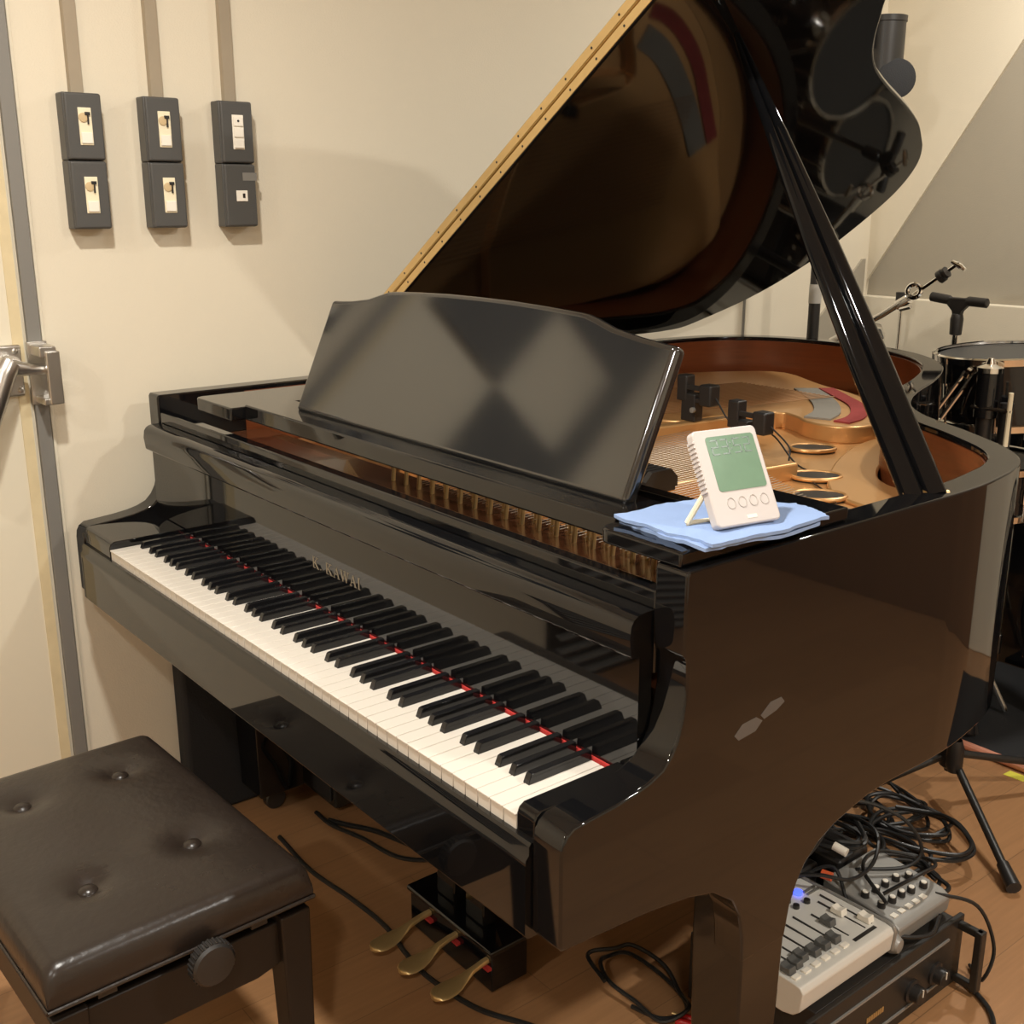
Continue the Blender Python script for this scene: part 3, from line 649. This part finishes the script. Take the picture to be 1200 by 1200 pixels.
# ------------------------------------------------------------------ clip microphones in the piano
def clip_mic(name, lb, base, top, side, rz):
    t = thing('clip_microphone', lb, 'microphone', base, group='clip microphones on the iron frame')
    bx, by, bz = base; tz = top
    b = B(); b.box(bx-.02, bx+.02, by-.014, by+.014, bz, tz-.012); obj('clamp_post', b, M['dark'], t, bevel=.003)
    obj('clamp_head', B().box(bx-.032, bx-.004, by-.016, by+.012, tz-.03, tz+.026), M['dark'], t, bevel=.003)
    b = B(); b.box(bx-.01, bx+.06, by-.013, by-.004, tz-.004, tz+.006); b.box(bx-.01, bx+.06, by-.013, by-.004, tz-.03, tz-.02); obj('jaw', b, M['dark'], t, bevel=.001)
    obj('mic_capsule', B().box(bx+.035, bx+.068, by-.02, by+.012, tz-.034, tz+.012), M['dark'], t, bevel=.004)
    obj('screw_knob', B().lathe([(.006,0),(.006,.007),(0,.008)], (bx+.02, by-.016, tz-.045), (0,-1,0), 14), M['steel'], t)
    return t
clip_mic('a', 'black clip microphone clamped on the gold frame, the one nearer the music desk', (.43, 1.13, .9125), .985, 1, 0)
clip_mic('b', 'black clip microphone behind the white clock, with a cable trailing down', (.60, 1.10, .8702), .955, 1, 0)
tag(obj('microphone_cable', B().tube(catmull([(.665,1.10,.94),(.70,1.12,.90),(.72,1.10,.871),(.83,1.02,.871),(.93,.95,.871),(.97,.90,.871),(.985,.86,.871)], 8), .0018, 6), M['cable']), 'thin black cable running from the rear clip microphone over the frame holes', 'cable', 'microphone cables in the piano')
tag(obj('microphone_cable', B().tube(catmull([(.50,1.125,.97),(.56,1.115,.925),(.63,1.15,.912),(.74,1.10,.8725),(.86,1.06,.8725),(.97,1.0,.8725),(1.02,.94,.8725),(.98,.88,.8725)], 8), .0018, 6), M['cable']), 'thin black cable looping from the front clip microphone beside the prop stick', 'cable', 'microphone cables in the piano')

# ------------------------------------------------------------------ audio gear on the floor
am = thing('power_amplifier', 'black rack power amplifier with front knobs on the floor under the piano', 'amplifier', (1.0, .80, 0))
obj('chassis', B().box(.93, 1.195, .63, 1.03, .004, .138), M['amp'], am, bevel=.002)
fpn = obj('front_panel', B().box(1.195, 1.205, .60, 1.05, .004, .14), M['amp'], am, bevel=.002)
for zz in (.028, .108): obj('ridge', B().box(1.204, 1.208, .62, 1.0, zz, zz+.004), M['silver2'], fpn)
for yy in (.892, .965):
    k = obj('level_knob', B().lathe([(.021,0),(.021,.004),(.016,.006),(.015,.02),(.013,.022),(0,.022)], (1.205, yy, .057), (1,0,0), 28), M['dark'], am)
    obj('pointer', B().box(1.222, 1.2285, yy-.001, yy+.001, .057, .071), M['white'], k)
b = B()
for k in range(8): b.box(1.2052, 1.2062, .76+k*.0062, .7645+k*.0062, .058, .068)
obj('gold_emblem', b, M['brass'], am)
for yy, s in ((1.035, 1), (.615, -1)):
    b = B(); b.box(1.195, 1.25, yy-.006, yy+.006, .118, .132); b.box(1.195, 1.25, yy-.006, yy+.006, .01, .024); b.box(1.238, 1.252, yy-.009, yy+.009, .01, .132)
    obj('handle', b, M['amp'], am, bevel=.002)
for yy in (.66, 1.0):
    obj('foot', B().cyl((1.17, yy, 0), (1.17, yy, .006), .012), M['dark'], am); obj('foot', B().cyl((.95, yy, 0), (.95, yy, .006), .012), M['dark'], am)
# mixing console
mx = thing('mixing_console', 'silver mixing console with grey faders lying on the black amplifier', 'mixer', (1.04, .66, .14))
mp = [(1.0,.14),(1.0,.199),(1.178,.203),(1.19,.201),(1.196,.193),(1.192,.158),(1.18,.146),(1.16,.14)]
obj('mixer_body', B().prism(mp, 'y', .59, .835), M['silver'], mx, bevel=.002)
obj('end_cheek', B().prism([(1.0,.14),(1.0,.202),(1.18,.206),(1.194,.203),(1.199,.193),(1.195,.156),(1.18,.144)], 'y', .835, .841), M['silver2'], mx, bevel=.002)
zt = .203
def fader(xs, xe, y, xk, m_):
    s = obj('fader_slot', B().box(xs, xe, y-.0011, y+.0011, zt-.004, zt+.0006), M['dark'], mx)
    obj('fader_knob', B().prism([(xk-.0125, zt),(xk-.010, zt+.012),(xk-.002, zt+.0095),(xk+.002, zt+.0095),(xk+.010, zt+.012),(xk+.0125, zt)], 'y', y-.008, y+.008), m_, s, bevel=.001)
for y, xk in ((.606,1.152),(.627,1.15),(.648,1.145),(.674,1.15),(.70,1.150),(.727,1.150)): fader(1.07, 1.155, y, xk, M['fadercap'])
fader(1.085, 1.16, .757, 1.118, M['fadercap']); fader(1.07, 1.165, .796, 1.112, M['white']); fader(1.06, 1.165, .815, 1.152, M['white'])
for k in range(6): obj('push_button', B().box(1.166, 1.176, .597+k*.025, .612+k*.025, zt-.004, zt+.003), M['white'], mx, bevel=.001)
for k in range(10):
    obj('rotary_knob', B().lathe([(.007,0),(.0065,.009),(0,.0095)], (1.035 if k % 2 else 1.012, .603+k*.017, zt-.003), (0,0,1), 16), M['silver2'] if k % 3 else M['dark'], mx)
obj('led_ring', B().lathe([(.008,0),(.008,.006),(.004,.008),(0,.008)], (1.032, .79, zt-.003), (0,0,1), 16), M['blue'], mx)
for x_, y_ in ((1.056,.754),(1.058,.781)): obj('rotary_knob', B().lathe([(.006,0),(.0055,.006),(0,.007)], (x_, y_, zt-.002), (0,0,1), 16), M['dark'], mx)
obj('name_strip', B().box(1.170, 1.177, .752, .812, zt-.003, zt+.0006), M['dark'], mx)
b = B()
for r_i in range(2):
    for k in range(9): b.box(1.035+r_i*.008, 1.039+r_i*.008, .80-.0 + k*.0035, .802 + k*.0035, zt-.003, zt+.0005)
obj('meter', b, M['steel'], mx)
# small mixer
sm = thing('compact_mixer', 'small grey compact mixer with chrome knobs at the far end of the amplifier', 'mixer', (1.12, .945, .14))
obj('mixer_body', B().prism([(1.03,.14),(1.03,.20),(1.17,.188),(1.188,.178),(1.185,.15),(1.17,.14)], 'y', .865, 1.025), M['silver2'], sm, bevel=.003)
for x_, y_ in ((1.138,.884),(1.141,.912),(1.141,.94),(1.145,.964),(1.105,.884),(1.108,.912),(1.108,.94),(1.110,.97),(1.12,.995),(1.15,.995)):
    k = obj('rotary_knob', B().lathe([(.0075,0),(.007,.011),(.0055,.012),(0,.012)], (x_, y_, .2-.0857*(x_-1.03)-.002), (0,0,1), 16), M['dark'], sm)
    obj('knob_cap', B().lathe([(.0055,0),(.005,.002),(0,.0025)], (x_, y_, .2-.0857*(x_-1.03)+.0095), (0,0,1), 14), M['white'], k)
b = B()
for k in range(5): b.box(1.160, 1.170, .875+k*.022, .888+k*.022, .185, .190)
obj('push_button', b, M['white'], sm)
# power adapter and microphone lying between
ad = tag(obj('power_adapter', B().box(.93, 1.02, .93, 1.02, .14, .20), M['dark'], bevel=.006), 'black box power adapter on the amplifier behind the small mixer', 'power adapter')
ad2 = tag(obj('power_adapter', B().box(.86, .985, .86, .915, .20, .25), M['dark'], bevel=.006), 'black power adapter among the cables at the back edge of the silver mixer', 'power adapter')
ad2.location.z = -.06
hm = thing('handheld_microphone', 'black handheld microphone lying between the two mixers', 'microphone', (1.20, .85, .16))
obj('grip', B().tube([(1.12,.851,.152),(1.165,.853,.152)], [.009,.012], 16), M['dark'], hm)
obj('grille', B().lathe([(0,-.02),(.012,-.018),(.018,-.008),(.018,.004),(.012,.015),(0,.018)], (1.183,.853,.158), (1,.1,0), 20), M['silver2'], hm)
# cables
def cable(pts, r, lb, group=None, m_=None, per=7):
    return tag(obj('audio_cable', B().tube(catmull(pts, per), r, 7), m_ or M['cable']), lb, 'cable', group)
def coil(cx, cy, cz, rx, ry, turns, seed, rise=.004, jit=.018):
    rnd = random.Random(seed); pts = []; a0 = rnd.uniform(0, 6.28)
    for k in range(int(turns*9)):
        a = a0+k*2*math.pi/9
        pts.append((cx+(rx+rnd.uniform(-jit, jit))*math.cos(a), cy+(ry+rnd.uniform(-jit, jit))*math.sin(a), cz+k*rise/9*2+abs(rnd.gauss(0, .008))))
    return pts
places = [(.77,1.44,.006,.11,.10,3,'widest coil of the floor heap by the stand leg'), (.86,1.42,.02,.09,.07,3,'middle coil on top of the floor heap'), (.76,1.36,.006,.08,.09,2.5,'coil at the piano side of the floor heap'),
          (.90,1.27,.006,.10,.08,3,'coil on the floor just behind the amplifier'), (.84,1.21,.03,.09,.07,2.5,'raised coil just behind the amplifier'),
          (.97,1.13,.010,.09,.06,3,'coil squeezed between the amplifier and the floor heap'), (.93,1.36,.035,.10,.09,3,'topmost loose coil of the floor heap'), (1.00,1.20,.03,.07,.07,2.5,'small coil beside the amplifier far end'), (.97,.97,.215,.06,.05,3,'tight coil on the power adapters'), (.92,.885,.265,.06,.035,3,'tight coil on the rear adapter block')]
for i, (cx, cy, cz, rx, ry, tn, lb) in enumerate(places):
    cable(coil(cx, cy, cz, rx, ry, tn, i+11), .0046, 'black audio cable, '+lb, 'coiled audio cables')
gear = [([(1.00,.80,.205),(.99,.86,.28),(1.03,.93,.33),(1.09,1.0,.30),(1.12,1.03,.24),(1.11,1.0,.208),(1.06,.92,.21)], 'black cable arching high over the small mixer'),
        ([(1.13,.90,.205),(1.16,.95,.235),(1.15,1.03,.22),(1.10,1.06,.20),(1.05,1.0,.21),(1.08,.91,.225),(1.15,.88,.205)], 'black cable looped around the chrome knobs of the small mixer'),
        ([(.98,.79,.21),(1.05,.82,.235),(1.09,.86,.23),(1.10,.91,.25),(1.06,.97,.27),(.98,.98,.26),(.93,.90,.24)], 'black cable circling above the silver mixer back edge'),
        ([(1.17,1.0,.185),(1.22,1.06,.16),(1.25,1.08,.08),(1.245,1.06,.02),(1.20,1.10,.006)], 'thin black cable dropping off the small mixer past the amplifier handle'),
        ([(.95,.82,.20),(.93,.92,.26),(.90,1.0,.24),(.86,1.08,.12),(.85,1.16,.01)], 'black cable running from the mixers back to the floor heap'),
        ([(1.0,.83,.20),(1.04,.88,.22),(1.10,.855,.175),(1.17,.86,.165),(1.205,.93,.15),(1.19,.99,.155)], 'black cable lying along the front edge of the amplifier top'),
        ([(.99,.76,.21),(1.02,.84,.26),(1.0,.92,.30),(.94,.95,.27),(.91,.88,.22),(.97,.82,.215)], 'black cable knotted above the blue lit knob')]
for pts, lb in gear: cable(pts, .0035, lb, 'cables on the mixers')
obj_pl = tag(obj('cable_plug', B().cyl((1.04,.845,.222), (1.058,.85,.222), .008), M['orange']), 'orange cable plug behind the silver mixer', 'plug')
tag(obj('cable_plug', B().cyl((1.02,.905,.245), (1.045,.91,.24), .008), M['white']), 'white ringed cable plug in the tangle behind the mixers', 'plug')
cable([(1.11,1.0,.008),(1.16,1.06,.006),(1.28,1.02,.005),(1.34,.93,.005),(1.37,.86,.005),(1.42,.80,.005)], .005, 'black power cable on the floor in front of the amplifier handle')
cable([(.01,.43,.006),(.05,.45,.006),(.12,.49,.006),(.24,.53,.006),(.40,.62,.006)], .006, 'black cable on the floor by the left piano leg, the one farther from the bench')
cable([(-.04,.425,.005),(.03,.425,.005),(.12,.45,.005),(.25,.48,.005),(.34,.60,.005)], .005, 'black cable on the floor by the left piano leg, the one nearer the bench')
cable([(.0,.31,.004),(.16,.30,.004),(.30,.315,.004),(.42,.32,.004),(.52,.305,.004),(.60,.30,.004),(.72,.32,.004),(.82,.37,.004),(.95,.42,.004)], .005, 'black cable running on the floor beneath the brass pedals')
cable(coil(.86,.58,.006,.10,.06,2,77), .004, 'black cable coiled on the floor beside the right piano leg')
for k, (dx, lb) in enumerate(((0, 'red plug on the floor by the right piano leg, the nearer of the pair'), (.012, 'red plug on the floor by the right piano leg, the farther of the pair'))):
    t = thing('phono_plug', lb, 'plug', (.965, .567+dx*1.3, 0), group='red plugs by the leg')
    obj('plug_shell', B().cyl((.962,.567+dx*1.3,.008), (.99,.58+dx*1.3,.008), .0065), M['red'], t)
    obj('plug_pin', B().cyl((.945,.559+dx*1.3,.008), (.962,.567+dx*1.3,.008), .003), M['brass'], t)
# black case by the left leg
tag(obj('instrument_case', B().box(-.246, -.192, .19, .44, 0, .56), M['mat_black'], bevel=.012, seg=3), 'slim black case leaning between the left piano leg and the wall', 'case')
sp = thing('loudspeaker_cabinet', 'black loudspeaker cabinet on the floor tucked behind the left piano leg', 'loudspeaker', (-.09,.56,0))
obj('cabinet', B().box(-.175, -.01, .46, .68, .012, .50), M['amp'], sp, bevel=.006)
obj('grille', B().box(-.165, -.02, .452, .46, .03, .485), M['mat_black'], sp, bevel=.003)
for yy in (.49, .65): obj('foot', B().box(-.16, -.03, yy-.01, yy+.01, 0, .012), M['dark'], sp)
# tripod stand right of the piano
ms = thing('microphone_stand', 'black tripod microphone stand with rubber feet standing behind the cable heap', 'microphone stand', (.84, 1.62, 0))
obj('pole', B().cyl((.84,1.62,.08), (.84,1.62,.62), .011), M['amp'], ms)
obj('hub', B().lathe([(.012,0),(.024,.01),(.026,.05),(.02,.075),(.022,.09),(.018,.12),(.012,.13)], (.84,1.62,.085), (0,0,1), 20), M['dark'], ms)
obj('clutch', B().lathe([(.013,0),(.019,.015),(.019,.06),(.013,.08)], (.87,1.585,.10), (0,0,1), 18), M['dark'], ms)
for ex, ey in ((1.125,1.39),(1.03,1.98),(.70,1.42)):
    ez = .036 if ey > 1.9 else .018
    lg = obj('leg', B().tube([(.84,1.62,.125),(ex,ey,ez)], .009, 12), M['amp'], ms)
    v_ = (Vector((ex,ey,ez))-Vector((.84,1.62,.125))).normalized()
    obj('rubber_foot', B().tube([Vector((ex,ey,ez))-v_*.05, Vector((ex,ey,ez))+v_*.012], [.013,.016], 14), M['dark'], lg)

# ------------------------------------------------------------------ drum corner
dm = thing('drum_mat', 'black drum mat with a salmon edge on the floor behind the piano', 'mat', (1.3, 2.3, 0))
obj('mat_sheet', B().box(.50, 1.75, 1.90, 2.48, 0, .016), M['mat_black'], dm, bevel=.004)
obj('edge_binding', B().tube([(.50,1.895,.012),(1.75,1.895,.012)], .011, 10), M['salmon'], dm)
tag(obj('floor_tape', B().prism([(.862,1.845),(.912,1.848),(.910,1.878),(.864,1.876)], 'z', 0, .001), M['yellow']), 'short strip of yellow tape on the floor by the drum mat', 'tape')
def drum(name, lb, cat, c, axis, rad, dep, head, nl=8, hoopm='chrome'):
    axis = Vector(axis).normalized(); c = Vector(c)
    base = thing(name, lb, cat, c)
    obj('shell', B().lathe([(rad-.004,0),(rad,.0),(rad,dep),(rad-.004,dep)], c, axis, 48), M['drum'], base)
    for z_ in (0, dep):
        h = B(); h.lathe([(rad-.004,-.008),(rad+.007,-.008),(rad+.008,.008),(rad+.002,.011),(rad-.004,.009)], c+axis*z_, axis, 48); obj('hoop', h, M[hoopm], base)
        obj('drumhead', B().lathe([(0,.001),(rad-.003,.001),(rad-.003,-.001),(0,-.001)], c+axis*z_, axis, 40), M[head], base)
    U = axis.orthogonal().normalized(); V = axis.cross(U)
    for k in range(nl):
        a = 2*math.pi*(k+.5)/nl; o_ = U*math.cos(a)+V*math.sin(a)
        l = obj('lug', B().cyl(c+axis*(dep*.35)+o_*(rad+.006), c+axis*(dep*.65)+o_*(rad+.006), .008, n=10), M['chrome'], base)
        obj('tension_rod', B().cyl(c+axis*(-.004)+o_*(rad+.008), c+axis*(dep+.006)+o_*(rad+.008), .003, n=8), M['chrome'], l)
    return base
drum('rack_tom', 'black rack tom with chrome hoops, the one nearest the piano tail', 'drum', (.61,2.12,.83), (-.05,-.06,1), .165, .165, 'head')
drum('rack_tom', 'black rack tom with chrome hoops, the one farther right', 'drum', (1.02,2.16,.83), (.03,-.06,1), .165, .165, 'head')
drum('bass_drum', 'large black bass drum standing on the drum mat', 'drum', (.98,2.15,.315), (.10,1,0), .285, .40, 'drum', 10, 'drum')
tm = thing('tom_mount', 'chrome tom holder rising from the bass drum between the two toms', 'drum hardware', (.82,2.30,.60))
obj('post', B().cyl((.82,2.32,.585), (.82,2.32,.99), .012), M['chrome'], tm)
obj('cross_arm', B().tube([(.70,2.30,.93),(.94,2.32,.93)], .009, 12), M['chrome'], tm)
sn = drum('snare_drum', 'shallow snare drum with grey head standing low behind the piano tail', 'drum', (.60,2.08,.60), (.0,-.03,1), .15, .12, 'head')
ss = thing('snare_stand', 'chrome tripod stand carrying the snare drum', 'drum stand', (.60,2.08,.016))
obj('pole', B().cyl((.60,2.08,.10), (.60,2.08,.56), .011), M['chrome'], ss)
for a in (30, 150, 270):
    obj('leg', B().tube([(.60,2.08,.26),(.60+.12*math.cos(R(a)),2.08+.12*math.sin(R(a)),.026)], .008, 10), M['chrome'], ss)
    obj('basket_arm', B().tube([(.60,2.08,.53),(.60+.10*math.cos(R(a+20)),2.08+.10*math.sin(R(a+20)),.575)], .007, 10), M['chrome'], ss)
hw = thing('hardware_stand', 'black and chrome drum hardware post standing in front of the nearest tom', 'drum hardware', (.665,1.93,.016))
obj('lower_tube', B().cyl((.665,1.93,.03), (.665,1.93,.86), .02), M['dark'], hw)
obj('upper_tube', B().cyl((.665,1.93,.86), (.665,1.93,.97), .029), M['drum'], hw)
obj('cap_bolt', B().lathe([(.031,0),(.031,.012),(.012,.02),(.007,.034),(0,.036)], (.665,1.93,.97)), M['chrome'], hw)
obj('second_tube', B().cyl((.715,1.935,.03), (.715,1.935,.90), .016), M['dark'], hw)
obj('wing_bolt', B().tube([(.64,1.905,.885),(.74,1.91,.885)], .005, 8), M['chrome'], hw)
obj('side_rod', B().tube([(.735,1.91,.93),(.735,1.91,.80)], .006, 8), M['ivory'], hw)
for a in (45, 165, 285): obj('leg', B().tube([(.665,1.93,.20),(.665+.09*math.cos(R(a)),1.93+.09*math.sin(R(a))*.3,.026)], .008, 10), M['dark'], hw)
dg_ = thing('drum_leg_bracket', 'slanting chrome twin rod clamp on the front of the nearest tom', 'drum hardware', (.56,1.935,.87))
obj('rod', B().tube([(.60,1.935,.965),(.535,1.92,.85)], .0065, 10), M['chrome'], dg_); obj('rod', B().tube([(.618,1.935,.955),(.555,1.92,.842)], .0065, 10), M['chrome'], dg_)
obj('clamp', B().tube([(.605,1.935,.962),(.615,1.935,.958)], .016, 12), M['chrome'], dg_)
# cymbal boom stand
cy = thing('cymbal_stand', 'chrome cymbal boom stand without a cymbal behind the piano tail', 'cymbal stand', (.08,2.35,0))
obj('pole', B().cyl((.08,2.35,.10), (.08,2.35,.985), .012), M['chrome'], cy)
bd = [Vector((-.04,2.27,.955)), Vector((.15,2.24,1.05)), Vector((.255,2.21,1.11)), Vector((.31,2.20,1.145)), Vector((.40,2.20,1.21))]
obj('boom_arm', B().tube(bd[:3], .0095, 12), M['chrome'], cy)
obj('boom_tip', B().tube(bd[2:], .005, 10), M['chrome'], cy)
obj('boom_joint', B().tube([(.08,2.35,.97),(.08,2.33,1.0),(.08,2.25,1.012)], .014, 12), M['chrome'], cy)
obj('tilter_ring', B().torus((.275,2.195,1.128), (.3,-1,.2), .018, .007, 24, 8), M['chrome'], cy)
obj('tilter_clamp', B().tube([(.205,2.23,1.082),(.25,2.215,1.105)], .014, 12), M['chrome'], cy)
obj('wing_bolt', B().tube([(.24,2.19,1.075),(.275,2.185,1.085)], .006, 8), M['chrome'], cy)
obj('felt_washer', B().lathe([(.004,0),(.018,.0),(.018,.014),(.004,.014)], (.345,2.20,1.168), (.09,0,.065), 18), M['dark'], cy)
obj('felt_washer', B().lathe([(.004,0),(.016,.0),(.016,.008),(.004,.008)], (.36,2.20,1.18), (.09,0,.065), 18), M['dark'], cy)
obj('wing_nut', B().tube([(.378,2.20,1.212),(.405,2.20,1.20),(.418,2.2,1.192)], [.005,.008,.005], 10), M['chrome'], cy)
for a in (90, 210, 330): obj('leg', B().tube([(.08,2.35,.40),(.08+.13*math.cos(R(a)),2.35+.10*math.sin(R(a)),.012)], .008, 10), M['chrome'], cy)
# second short boom tip with felt
ga = thing('added_cabinet', 'added black cabinet, unseen behind the piano tail, darkening the lid reflection', 'amplifier', (-.07,2.58,0))  # unseen cabinet added to give the lid something dark to reflect
obj('cabinet', B().box(-.22, .08, 2.48, 2.70, .012, .86), M['mat_black'], ga, bevel=.01)
obj('grille_cloth', B().box(-.20, .06, 2.472, 2.48, .04, .70), M['amp'], ga, bevel=.002)
obj('control_panel', B().box(-.20, .06, 2.474, 2.48, .73, .83), M['drum'], ga, bevel=.002)
for k in range(6): obj('knob', B().lathe([(.010,0),(.009,.012),(0,.013)], (-.17+k*.04, 2.474, .78), (0,-1,0), 14), M['chrome'], ga)
for xx in (-.19, .05): obj('foot', B().cyl((xx,2.59,0), (xx,2.59,.014), .015), M['dark'], ga)
st2 = thing('cymbal_rod', 'thin rod with a dark felt washer standing on the added black cabinet behind the prop stick', 'cymbal rod', (-.03,2.62,.86))
obj('rod', B().cyl((-.03,2.62,.87), (-.03,2.62,1.07), .006), M['chrome'], st2)
obj('felt_washer', B().cyl((-.03,2.62,1.055), (-.03,2.62,1.085), .02), M['dark'], st2)
obj('base', B().lathe([(0,0),(.05,0),(.045,.012),(.01,.02),(0,.02)], (-.03,2.62,.861)), M['dark'], st2)
ft = drum('floor_tom', 'black floor tom on three chrome legs beside the added black cabinet', 'drum', (.30,2.53,.42), (0,0,1), .155, .40, 'head')
for a in (20, 140, 260):
    x_, y_ = .30+.166*math.cos(R(a)), 2.53+.166*math.sin(R(a))
    obj('leg', B().tube([(x_,y_,.70),(x_,y_,.03),(x_,y_,.012)], [.006,.006,.011], 10), M['chrome'], ft)
cs = thing('added_case', 'added tall black case with steel corners, unseen by the drums, darkening the lid reflection', 'case', (.60,2.60,0))  # extra unseen case, fills out the dark reflection in the lid
obj('case_body', B().box(.485, .72, 2.50, 2.705, .002, .84), M['drum'], cs, bevel=.006)
for zz in (.06, .78):
    for xx in (.487, .718): obj('corner_guard', B().box(xx-.02, xx+.004, 2.494, 2.53, zz-.03, zz+.03), M['alu'], cs, bevel=.002)
obj('latch', B().box(.58, .625, 2.494, 2.501, .40, .46), M['chrome'], cs, bevel=.002)
# T shaped padded yoke
yk = thing('yoke_stand', 'black padded T shaped yoke on a chrome post above the drums', 'stand', (.355,2.30,0))
YX, YY = .352, 2.30
obj('post', B().cyl((YX,YY,.04), (YX,YY,1.03), .011), M['chrome'], yk)
obj('grip_sleeve', B().lathe([(.012,0),(.0165,.002),(.018,.045),(.015,.058),(.012,.06)], (YX,YY,1.005)), M['dark'], yk)
obj('yoke_neck', B().prism([(YX-.011,1.06),(YX+.011,1.06),(YX+.014,1.072),(YX+.036,1.094),(YX+.036,1.109),(YX-.036,1.109),(YX-.036,1.094),(YX-.014,1.072)], 'y', YY-.011, YY+.011), M['dark'], yk, bevel=.003)
for s_, z1 in ((-1, 1.107), (1, 1.099)): obj('padded_arm', B().tube([(YX+s_*.02,YY,1.100),(YX+s_*.03,YY,1.101),(YX+s_*.084,YY,z1),(YX+s_*.087,YY,z1)], [.009,.0135,.0135,.009], 14), M['dark'], yk)
for a in (20, 140, 260): obj('leg', B().tube([(YX,YY,.25),(YX+.12*math.cos(R(a)),YY+.12*math.sin(R(a)),.012)], .008, 10), M['chrome'], yk)
# light stand with can light, mostly behind the lid
ls = thing('lighting_stand', 'black lighting stand pole with grey tape behind the raised piano lid', 'light stand', (0,2.12,0))
obj('pole', B().cyl((0,2.12,.03), (0,2.12,1.98), .017), M['dark'], ls)
obj('tape_wrap', B().cyl((0,2.12,1.08), (0,2.12,1.135), .0185), M['tape'], ls)
obj('crossbar', B().tube([(0,2.12,1.97),(0,2.46,1.97)], .014, 12), M['dark'], ls)
for a in (90, 210, 330): obj('leg', B().tube([(0,2.12,.30),(.22*math.cos(R(a)),2.12+.22*math.sin(R(a)),.012)], .01, 10), M['dark'], ls)
cn_ = thing('can_light', 'black cylindrical can light peeking out from behind the piano lid', 'stage light', (-.02,2.42,1.72))
obj('can_body', B().lathe([(0,0),(.055,0),(.055,.155),(.058,.156),(.058,.172),(.05,.172),(.05,.165),(0,.165)], (-.035,2.42,1.72), (0,0,1), 32), M['amp'], cn_)
obj('yoke', B().box(-.04, -.03, 2.345, 2.36, 1.80, 1.965), M['dark'], cn_)
obj('side_disc', B().lathe([(0,0),(.052,0),(.056,.006),(.056,.03),(.05,.034),(0,.034)], (.0,2.425,1.715), (.75,-.62,.05), 32), M['mat_black'], cn_)
